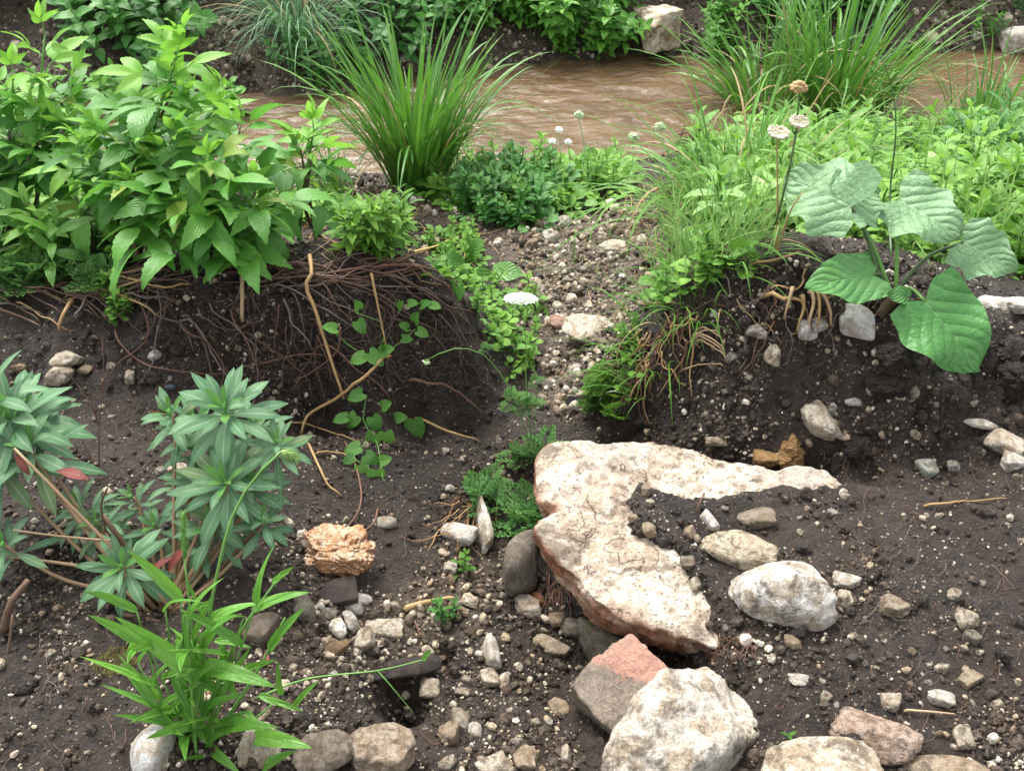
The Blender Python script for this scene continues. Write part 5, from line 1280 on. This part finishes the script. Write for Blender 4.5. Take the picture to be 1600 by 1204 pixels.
# ------------------------------------------------------------------ the big-leaved plant on the right heap
def bigleaf(root, attach, tip, wpx, nrm_, m, seed, droop=.35, wave=.07):
    p0 = np.array(attach); p1 = np.array(tip); L = np.linalg.norm(p1 - p0); w = wpx * mpp(p0) / L
    me = tmesh(leaf_tpl(w, 'heart', 22, 13, droop, .10, .0, wave, seed, lobe=.13 if m is burdock_m else .04), "big_leaf", m)
    return part("leaf", me, root, frame(p1 - p0, nrm_), p0, L * 1.05)
bb = G(1388, 482)
bd = thing("big_leaved_plant", "plant with five very large soft leaves on the right soil heap", "plant", bb)
for nm, a, t, w, nv, m, sdd in (("l", (1330, 322, 2.120), (1228, 276, 2.240), 130, (0, -.75, .65), burdock_m, 1), ("l", (1405, 312, 2.180), (1498, 366, 2.060), 105, (0, -.7, .7), burdock_m, 2), ("l", (1365, 430, 2.060), (1268, 445, 1.980), 85, (0, -.55, .8), burdock_dk_m, 3),
                        ("l", (1445, 470, 1.990), (1532, 575, 1.880), 135, (.1, -.75, .6), burdock_dk_m, 4), ("l", (1505, 378, 2.100), (1585, 420, 2.040), 85, (0, -.8, .5), burdock_m, 5), ("l", (1320, 318, 2.140), (1375, 300, 2.200), 95, (0, -.65, .75), burdock_m, 6), ("l", (1420, 465, 2.000), (1388, 458, 1.980), 30, (0, -.6, .7), burdock_dk_m, 7)):
    p0 = pt(*a); bigleaf(bd, p0, pt(*t), w, nv, m, sdd)
    st = bb + np.array([RNG.normal(0, .01), 0, 0]); pth = smooth_path([st, st * .5 + p0 * .5 + np.array([0, .02, .03]), p0], 10)
    pmesh("leaf_stalk", tube(pth, np.linspace(.0065, .004, 10), 6), dark_stem_m if sdd % 2 else green_stem_m, bd)
k_ = smooth_path([G(1372, 500), bb + np.array([0, -.01, .02])], 6); pmesh("root_crown", tube(k_, np.linspace(.012, .016, 6), 7, bump=.1), twig_m, bd)
# seed spire behind it
sp = thing("seed_spire", "tall thin green spire with short side shoots behind the large soft leaves", "plant", G(1392, 400))
pth = smooth_path([np.array(sp.location), pt(1390, 310, 2.5), pt(1400, 200, 2.55), pt(1392, 130, 2.58), pt(1374, 84, 2.6)], 16); pmesh("stem", tube(pth, np.linspace(.004, .0012, 16), 5), dark_stem_m, sp)
for i in range(34):
    t = .45 + .55 * i / 34; q = np.array([np.interp(t, np.linspace(0, 1, 16), pth[:, a]) for a in range(3)]); sg = 1 if i % 2 else -1
    l = (.075 * (1.1 - t) + .018) * RNG.uniform(.7, 1.2); e = q + np.array([sg * l, RNG.normal(0, .02), .012 + RNG.normal(0, .01)])
    mb = tube(smooth_path([q, (q + e) / 2 + np.array([0, 0, -.004]), e], 5), .0011, 4); P_, _, f_, uv_ = rock_tpl(3, 1, 4, 4, .1); mb.add(P_ * .0032 + e, None, f_, uv_); pmesh("side_shoot", mb, green_stem_m, sp)

# ------------------------------------------------------------------ umbels and dry heads
def umbel(root, c, rad, n, m, axis_=(0, 0, 1), dome=.25, fl=.0035, stalk=.05, nm="flower_head"):
    F = frame(axis_, (0, 1, 0)); ax = F[:, 1]; mb = MB(); P_, _, f_, uv_ = rock_tpl(3, 1, 4, 4, .25); b = c - ax * stalk
    for i in range(n):
        r_ = rad * math.sqrt((i + .5) / n); a = i * 2.39996; q = c + F[:, 0] * r_ * math.cos(a) + F[:, 2] * r_ * math.sin(a) - ax * dome * r_ * r_ / rad + ax * RNG.normal(0, .001)
        s = fl * RNG.uniform(.7, 1.3); mb.add(P_ * np.array([s, s, s * .6]) + q, None, f_, uv_)
    o = pmesh(nm, mb, m, root)
    for i in range(14):
        a = i * 2.4; r_ = rad * (.3 + .6 * RNG.random()); q = c + F[:, 0] * r_ * math.cos(a) + F[:, 2] * r_ * math.sin(a) - ax * (dome * r_ * r_ / rad + .002)
        mb2 = tube([b, b * .4 + q * .6 - ax * .006, q], .0007, 3) if i == 0 else tube([b, b * .4 + q * .6 - ax * .006, q], .0007, 3, mb=mb2)
    pmesh("ray_stalks", mb2, green_stem_m, root)
cr = thing("wild_carrot", "wild carrot with a flat white flower head, in the gully behind the slab", "flower", G(832, 705))
cb = np.array(cr.location)
def cstem(pts_, r=.0022, m=green_stem_m): pth = smooth_path(pts_, 14); pmesh("stem", tube(pth, np.linspace(r, r * .6, 14), 5), m, cr)
yc = cb[1]
cstem([cb, pt(822, 600, yc + .01), pt(822, 540, yc + .02), pt(815, 474, yc + .03)])
umbel(cr, pt(814, 461, yc + .03), .046, 240, floret_m, (0.02, .22, 1), fl=.0026)
cstem([cb, pt(838, 620, yc), pt(832, 540, yc + .03)], .0014); cstem([cb, pt(800, 615, yc), pt(758, 556, yc - .01), pt(715, 544, yc - .02), pt(678, 556, yc - .03), pt(667, 562, yc - .03)], .0018)
umbel(cr, pt(665, 568, yc - .03), .009, 26, palegreen_m, (-.3, -.3, -.8), .6, .003, .008, "bud")
for (u, v, s) in ((800, 632, .7), (830, 640, .6), (758, 548, .35), (836, 600, .4), (815, 640, .6)):
    mb = MB(); v_, q, t3, uv = LTUFT[int(u) % 3]; mb.add(v_ * s * .42 + pt(u, v, yc), q, t3, uv, .6); pmesh("leaf", mb, lace_m, cr)
bn = thing("nodding_bud", "single nodding green bud on an arched stalk before the right heap", "flower", G(928, 640))
b_ = np.array(bn.location); pmesh("stem", tube(smooth_path([b_, pt(950, 612, b_[1] - .02), pt(985, 618, b_[1] - .03), pt(1018, 640, b_[1] - .04)], 12), .002, 5), palegreen_m, bn)
umbel(bn, pt(1022, 648, b_[1] - .04), .010, 24, palegreen_m, (.3, -.3, -.8), .6, .0032, .008, "bud")
fw = thing("dry_umbel_plant", "tall pale stem with two whitish heads and one tan head, left of the large leaves", "flower", G(1212, 400)); fb_ = np.array(fw.location); yf = fb_[1] - .05
for pts_ in ([fb_, pt(1215, 330, yf), pt(1214, 222, yf + .02)], [pt(1212, 350, yf), pt(1232, 270, yf), pt(1246, 200, yf + .03)], [pt(1232, 270, yf), pt(1243, 210, yf + .05), pt(1250, 138, yf + .06)], [fb_, pt(1235, 330, yf), pt(1255, 300, yf)]):
    pmesh("stem", tube(smooth_path(pts_, 12), np.linspace(.0032, .0018, 12), 5), straw_m if pts_[0] is fb_ else dark_stem_m, fw)
umbel(fw, pt(1214, 212, yf + .02), .024, 60, cream_head_m, (.1, -.3, 1), -.5, .0048, .03); umbel(fw, pt(1247, 194, yf + .03), .022, 50, cream_head_m, (.1, -.3, 1), -.4, .0048, .03)
umbel(fw, pt(1250, 129, yf + .06), .017, 70, straw_m, (0, -.2, 1), 1.0, .0055, .02)
for (u, v, r_, base_u, lab) in ((905, 176, .022, 908, "pale seed umbel on a thin stalk before the water, leftmost of the three green ones"), (990, 210, .026, 975, "middle one of the three green seed umbels before the water"), (1032, 194, .026, 1040, "right one of the three green seed umbels before the water")):
    g_ = G(base_u, 290); t_ = thing("seed_umbel", lab, "flower", g_, "seed umbels before the water"); c_ = pt(u, v, g_[1] - .02)
    pmesh("stem", tube(smooth_path([g_, (g_ + c_) / 2 + np.array([.02, 0, 0]), c_ - np.array([0, 0, .03])], 10), .0022, 4), palegreen_m, t_)
    umbel(t_, c_, r_, 40, palegreen_m, (0, -.3, 1), .8, .006, .03)
for (u, v, lab) in ((874, 202, "topmost of three white flower specks over the water"), (863, 220, "lower left white flower speck over the water"), (888, 221, "lower right white flower speck over the water")):
    g_ = G(u + 4, 285); t_ = thing("white_flower", lab, "flower", g_, "white flowers before the water"); c_ = pt(u, v, g_[1] - .01)
    pmesh("stem", tube([g_, (g_ + c_) / 2, c_ - np.array([0, 0, .012])], .0013, 4), green_stem_m, t_); umbel(t_, c_, .018, 22, floret_m, (0, -.5, 1), .4, .0055, .012)

# ------------------------------------------------------------------ roots and sticks
def stick(label, px, r, mat, lift=.012, name="root", group=None, taper=.5, n=16, sides=6, cat=None, bump=.06):
    P = ground(*np.array(px, float).T)
    P = smooth_path(P, n); g_ = hgt(P[:, 0], P[:, 1]); P[:, 2] = np.maximum(P[:, 2], g_ * .5 + P[:, 2] * .5) + lift * np.concatenate([[.4], np.ones(n - 2), [.4]]); P[:, 1] -= lift * .8
    rad = np.linspace(r, r * taper, n)
    return whole(name, tube(P, rad, sides, bump=bump, seed=int(px[0][0])), mat, label, cat or name, P[0], group)
stick("thick orange-brown root running steeply down the middle of the left heap", [(487, 400), (492, 440), (483, 460), (498, 500), (512, 545), (528, 590), (540, 622)], .0062, straw_m, .03, taper=.7)
stick("straight tan stick down the right part of the left heap", [(582, 430), (590, 470), (600, 520), (609, 562)], .0042, straw_m, .03, "stick")
stick("tan stick slanting from the vine to the spurge", [(612, 556), (570, 598), (530, 630), (490, 655), (474, 680)], .005, straw_m, .03, "stick", taper=.8)
stick("long thin red root arching across the left slope", [(183, 515), (188, 535), (210, 560), (245, 577), (300, 586), (350, 587), (420, 579), (470, 568), (520, 560)], .0030, root_m, .012, taper=.8, n=28)
stick("bare pinkish root in the dark foot of the left heap", [(640, 600), (672, 606), (700, 615), (728, 630), (750, 646)], .005, root_m, .02)
stick("brown root under the pinkish one at the foot of the left heap", [(650, 658), (690, 672), (712, 682), (752, 693)], .0042, straw_m, .015)
stick("reddish root leading right from the spurge", [(448, 666), (490, 670), (530, 682), (560, 692)], .0032, straw_m, .012)
stick("pale upright stick leaning against the front elder bush's heap", [(385, 432), (385, 470), (384, 502)], .0058, pale_root_m, .03, "stick", taper=.95)
stick("tan stick of the pair sticking out of the brush pile at left", [(120, 474), (110, 496), (98, 516)], .0058, straw_m, .02, "stick", taper=.9)
stick("grey stick of the pair sticking out of the brush pile at left", [(142, 466), (133, 488), (124, 505)], .0035, grey_twig_m, .02, "stick", taper=.9)
stick("bent yellow dry stalk above the left heap, long arm", [(636, 405), (690, 387), (733, 372)], .0045, m_stem("yellow_stalk", (.46, .32, .08), (.60, .45, .16), .5, 40), .02, "dry_stalk", cat="stalk", taper=.9)
stick("bent yellow dry stalk above the left heap, short arm", [(733, 372), (730, 390), (726, 408)], .0045, bpy.data.materials["yellow_stalk"], .02, "dry_stalk", cat="stalk", taper=.9)
stick("stub of tan root lying in the gully below the slab", [(634, 952), (660, 945), (690, 940), (712, 934)], .0075, straw_m, .012)
stick("thin reddish stick lying below the tan root stub", [(648, 972), (658, 994)], .0035, root_m, .008, "stick")
stick("rusty sliver standing in the soil on the slab", [(1104, 757), (1095, 780), (1085, 802)], .0035, root_m, .012, "stick", taper=.4)
stick("forked root in front of the spurge, left branch", [(540, 690), (560, 740), (566, 780), (556, 810), (530, 840)], .0036, root_m, .012)
stick("forked root in front of the spurge, right branch", [(592, 795), (585, 818), (560, 838), (530, 852)], .0030, root_m, .012)
stick("tan root beside the spurge leaves at the edge of the soil", [(480, 690), (500, 730), (515, 760), (535, 775)], .0045, straw_m, .012)
stick("looping rootlet above the rusty root tuft", [(800, 690), (798, 715), (775, 735), (765, 765)], .0028, root_m, .012)
stick("yellowish rootlet below the left heap, pointing at the vine", [(495, 708), (530, 712), (560, 722)], .0032, straw_m, .012)
stick("thin root on the rough slope near the right border", [(1440, 792), (1480, 788), (1520, 784), (1570, 778)], .0030, straw_m, .008)
stick("thin tan twig crossing the lower right soil", [(1410, 1108), (1450, 1116), (1490, 1118)], .0028, pale_root_m, .008, "twig")
stick("thin brown rootlet hanging over the face of the right heap", [(1195, 520), (1180, 545), (1170, 575), (1150, 600)], .0025, root_m, .01)
stick("brown twig lying along the crest of the right heap", [(1170, 420), (1210, 412), (1250, 402)], .0042, straw_m, .012, "twig")
stick("pale horizontal rootlet low on the right heap", [(1060, 590), (1090, 580), (1128, 578)], .0028, pale_root_m, .012)
stick("dark stick crossing under the brush pile at the left border", [(0, 486), (40, 500), (70, 515)], .005, twig_m, .015, "stick")
# broken pale splinters on the right heap
for i, (px, lab) in enumerate((([(1232, 455), (1226, 480), (1218, 508)], "leftmost pale splinter of the torn stump"), ([(1245, 470), (1248, 492), (1240, 515)], "short upright splinter of the torn stump"), ([(1258, 462), (1262, 490), (1255, 515)], "middle splinter of the torn stump"),
        ([(1262, 455), (1272, 480), (1272, 508)], "right upright splinter of the torn stump"), ([(1265, 458), (1280, 480), (1292, 508)], "longest pale splinter of the torn stump, slanting right"), ([(1190, 473), (1220, 478), (1250, 492)], "horizontal splinter of the torn stump pointing left"), ([(1275, 452), (1282, 440), (1290, 425)], "splinter of the torn stump pointing up right"))):
    stick(lab + " on the right heap", px, .0058, bpy.data.materials["dry_stalk"] if i % 2 else pale_root_m, .03, "splinter", "splinters of the torn stump", .5, n=8, cat="splinter")
for i, px in enumerate(([(1080, 528), (1100, 532), (1128, 545)], [(1082, 530), (1105, 545), (1128, 560)], [(1080, 532), (1100, 526), (1122, 530)], [(1085, 535), (1112, 555), (1132, 572)], [(1080, 524), (1108, 538), (1130, 556)])):
    stick("pale root fingers of the small bundle on the left flank of the right heap", px, .0034, pale_root_m, .025, "root", "bundle of pale root fingers", .4, n=8)
# random roots: (polygon, count, r, mats, heading range, length px, label, group)
def random_sticks(poly, cnt, r0, r1, mats, h0, h1, l0, l1, label, group, seed, lift=.012, name="root", curl=.35, grav=0., stuff_=False):
    rng = np.random.default_rng(seed); A_ = np.array(poly, float); lo = A_.min(0); hi = A_.max(0); k_ = 0; mbs = {}
    while k_ < cnt:
        u, v = rng.uniform(lo, hi)
        if not inpoly(poly, u, v)[0]: continue
        a = R(rng.uniform(h0, h1)); L = rng.uniform(l0, l1); px = [(u, v)]; st = L / 6
        for _ in range(6):
            a += rng.normal(0, curl); u += st * math.cos(a); v += st * (math.sin(a) + grav); px.append((u, v))
        m = mats[rng.integers(len(mats))]; r_ = rng.uniform(r0, r1); k_ += 1
        if stuff_:
            P = smooth_path(ground(*np.array(px).T), 9); P[:, 2] += rng.uniform(.2, 1) * lift; P[:, 1] -= lift * rng.uniform(.2, .8)
            tube(P, np.linspace(r_, r_ * .4, 9), 4, mb=mbs.setdefault(m.name, MB()), c=rng.random())
        else: stick(label, px, r_, m, rng.uniform(.4, 1) * lift, name, group, rng.uniform(.4, .8), n=12, sides=5)
    for m, mb in mbs.items(): o = link(label, mb.mesh(label, bpy.data.materials[m])); o['kind'] = 'stuff'
LH = [(400, 425), (520, 405), (630, 425), (700, 470), (745, 540), (700, 600), (600, 590), (480, 600), (380, 560), (300, 470)]
random_sticks([(330, 430), (520, 400), (650, 425), (640, 440), (420, 460), (330, 450)], 46, .0018, .0042, [twig_m, twig_m, grey_twig_m, root_m], -25, 25, 70, 220, "thin brown twig matted across the crest of the left heap", "twigs matted on the left heap's crest", 201, .02, "twig", .18)
random_sticks([(-10, 440), (200, 425), (230, 440), (200, 470), (-10, 480)], 60, .0018, .0045, [twig_m, grey_twig_m, straw_m, twig_m], -30, 30, 50, 170, "brown twig of the flat brush pile on the left bank", "twigs of the brush pile", 202, .025, "twig", .14)
random_sticks([(200, 440), (330, 440), (480, 430), (560, 470), (520, 590), (380, 570), (230, 500)], 34, .0014, .0034, [twig_m, grey_twig_m, root_m], 40, 110, 60, 170, "thin root hanging down the dark left face of the left heap", "roots hanging on the left heap", 203, .03, "root", .3)
random_sticks([(560, 450), (690, 480), (740, 560), (690, 600), (560, 590)], 16, .0010, .0022, [root_m, twig_m, grey_twig_m], 10, 120, 40, 130, "fine reddish root on the right face of the left heap", "fine roots on the left heap", 204, .015, "root", .35)
random_sticks([(990, 520), (1060, 470), (1110, 480), (1070, 560), (1000, 620)], 46, .0016, .0034, [straw_m, root_m, root_m], 80, 160, 40, 130, "orange-brown root in the tangle on the left flank of the right heap", "root tangle of the right heap", 205, .02, "root", .3)
random_sticks([(1110, 430), (1260, 410), (1330, 470), (1290, 560), (1130, 540)], 26, .0013, .003, [straw_m, root_m, grey_twig_m], 0, 180, 30, 100, "thin brown rootlet on the crown of the right heap", "rootlets on the right heap", 206, .012, "root", .4)
random_sticks([(700, 790), (760, 755), (790, 750), (775, 790), (720, 850), (690, 840)], 40, .0010, .0022, [root_m, twig_m, straw_m], 100, 170, 30, 90, "rusty_root_tuft", "", 207, .02, curl=.3, stuff_=True)
random_sticks([(835, 880), (880, 890), (900, 940), (840, 940)], 30, .0008, .0018, [root_m], 60, 130, 25, 60, "rusty_root_tuft", "", 208, .02, curl=.3, stuff_=True)
random_sticks([(1110, 990), (1180, 1000), (1170, 1030), (1110, 1020)], 24, .0008, .0014, [root_m], 0, 180, 20, 60, "dry_moss_tuft", "", 209, .012, curl=.5, stuff_=True)
random_sticks(LH, 150, .0006, .0013, [twig_m, twig_m, grey_twig_m], 0, 180, 30, 120, "fine_rootlets", "", 210, .02, curl=.4, stuff_=True)
random_sticks([(0, 560), (480, 600), (700, 700), (700, 1200), (0, 1200)], 240, .0005, .0012, [twig_m, root_m, grey_twig_m], 0, 180, 15, 60, "fine_rootlets", "", 211, .006, curl=.5, stuff_=True)
random_sticks([(1000, 520), (1300, 430), (1600, 600), (1600, 1200), (1200, 1200), (1200, 740)], 280, .0004, .0010, [twig_m, twig_m, grey_twig_m, root_m], 0, 180, 15, 70, "fine_rootlets", "", 212, .006, curl=.5, stuff_=True)
random_sticks([(800, 340), (1040, 330), (1040, 420), (980, 480), (800, 420)], 90, .0008, .0018, [twig_m, straw_m, grey_twig_m], 0, 180, 20, 70, "dry_litter", "", 213, .008, curl=.3, stuff_=True)
random_sticks([(420, 300), (640, 330), (780, 380), (640, 420), (430, 400)], 130, .0010, .0024, [twig_m, straw_m, root_m], -40, 40, 30, 110, "dry_litter", "", 214, .012, curl=.25, stuff_=True)
random_sticks([(950, 260), (1060, 270), (1060, 330), (980, 330)], 50, .0012, .0026, [twig_m, straw_m, root_m], 60, 120, 30, 80, "dry_litter", "", 215, .03, curl=.3, stuff_=True)
# root ball washed up at the water's edge
rb = G(1090, 245); mb = MB()
for i in range(90):
    q = RNG.normal(0, .05, (4, 3)) * np.array([1, .6, .8]) + rb + np.array([0, 0, .06]); tube(smooth_path(q, 8), RNG.uniform(.002, .005), 4, mb=mb)
whole("root_ball", mb, twig_m, "dark tangled root ball at the water's edge left of the widest tussock", "root ball", rb)
# yellow-green moss patch in the lower left
mb = MB(); mp_ = G(180, 1035)
for i in range(900):
    a = RNG.uniform(0, 6.28); r_ = .045 * math.sqrt(RNG.random()); x = mp_[0] + r_ * math.cos(a); y = mp_[1] + r_ * math.sin(a) * .8; p0 = np.array([x, y, hgt(x, y)]); p1 = p0 + np.append(RNG.normal(0, .006, 2), .008 * RNG.uniform(.4, 1.2)); s = np.array([.0008, 0, 0])
    mb.add([p0 - s, p0 + s, p1], None, [(0, 1, 2)])
o = link("moss", mb.mesh("moss", m_plain("moss", (.10, .085, .022), (.20, .17, .05), .8))); o['kind'] = 'stuff'
# dry brown weed on the left slope
dw = thing("dead_weed", "thin dead brown weed standing on the left slope behind the spurge", "weed", G(155, 740)); db = np.array(dw.location)
for pts_ in ([(155, 740, db[1]), (155, 660, db[1] + .02), (162, 600, db[1] + .05), (160, 530, db[1] + .08)], [(155, 665, db[1] + .02), (140, 630, db[1] + .04), (112, 590, db[1] + .06)], [(150, 648, db[1] + .03), (143, 620, db[1] + .05), (150, 590, db[1] + .06)], [(155, 740, db[1]), (130, 690, db[1] + .02), (105, 620, db[1] + .06)], [(160, 600, db[1] + .05), (170, 570, db[1] + .07), (165, 545, db[1] + .08)]):
    pmesh("stem", tube(smooth_path([pt(*q) for q in pts_], 10), np.linspace(.0018, .0009, 10), 4), root_m, dw)
# black plastic scrap and small blue pebble
c = G(893, 636); mb = MB(); v_ = np.array([(-.02, -.01, 0), (.018, -.014, .004), (.024, .012, .02), (-.012, .016, .024), (-.02, -.01, .003), (.018, -.014, .007), (.024, .012, .023), (-.012, .016, .027)]) + c + np.array([0, 0, .004])
mb.add(v_, [(3, 2, 1, 0), (4, 5, 6, 7), (0, 1, 5, 4), (1, 2, 6, 5), (2, 3, 7, 6), (3, 0, 4, 7)])
whole("plastic_scrap", mb, m_plain("black_plastic", (.008, .008, .01), (.015, .015, .018), .35), "folded scrap of black plastic on the gravel path before the slab", "plastic scrap", c, smooth=False)
B(266, 606, 16, 9, "tiny blue-grey chip on the left slope behind the spurge", (.16, .22, .30), .7, 0, 3)
B(418, 1035, 8, 20, "small pink petal-like chip beside the grass", (.75, .25, .25), .4, 0, 3)
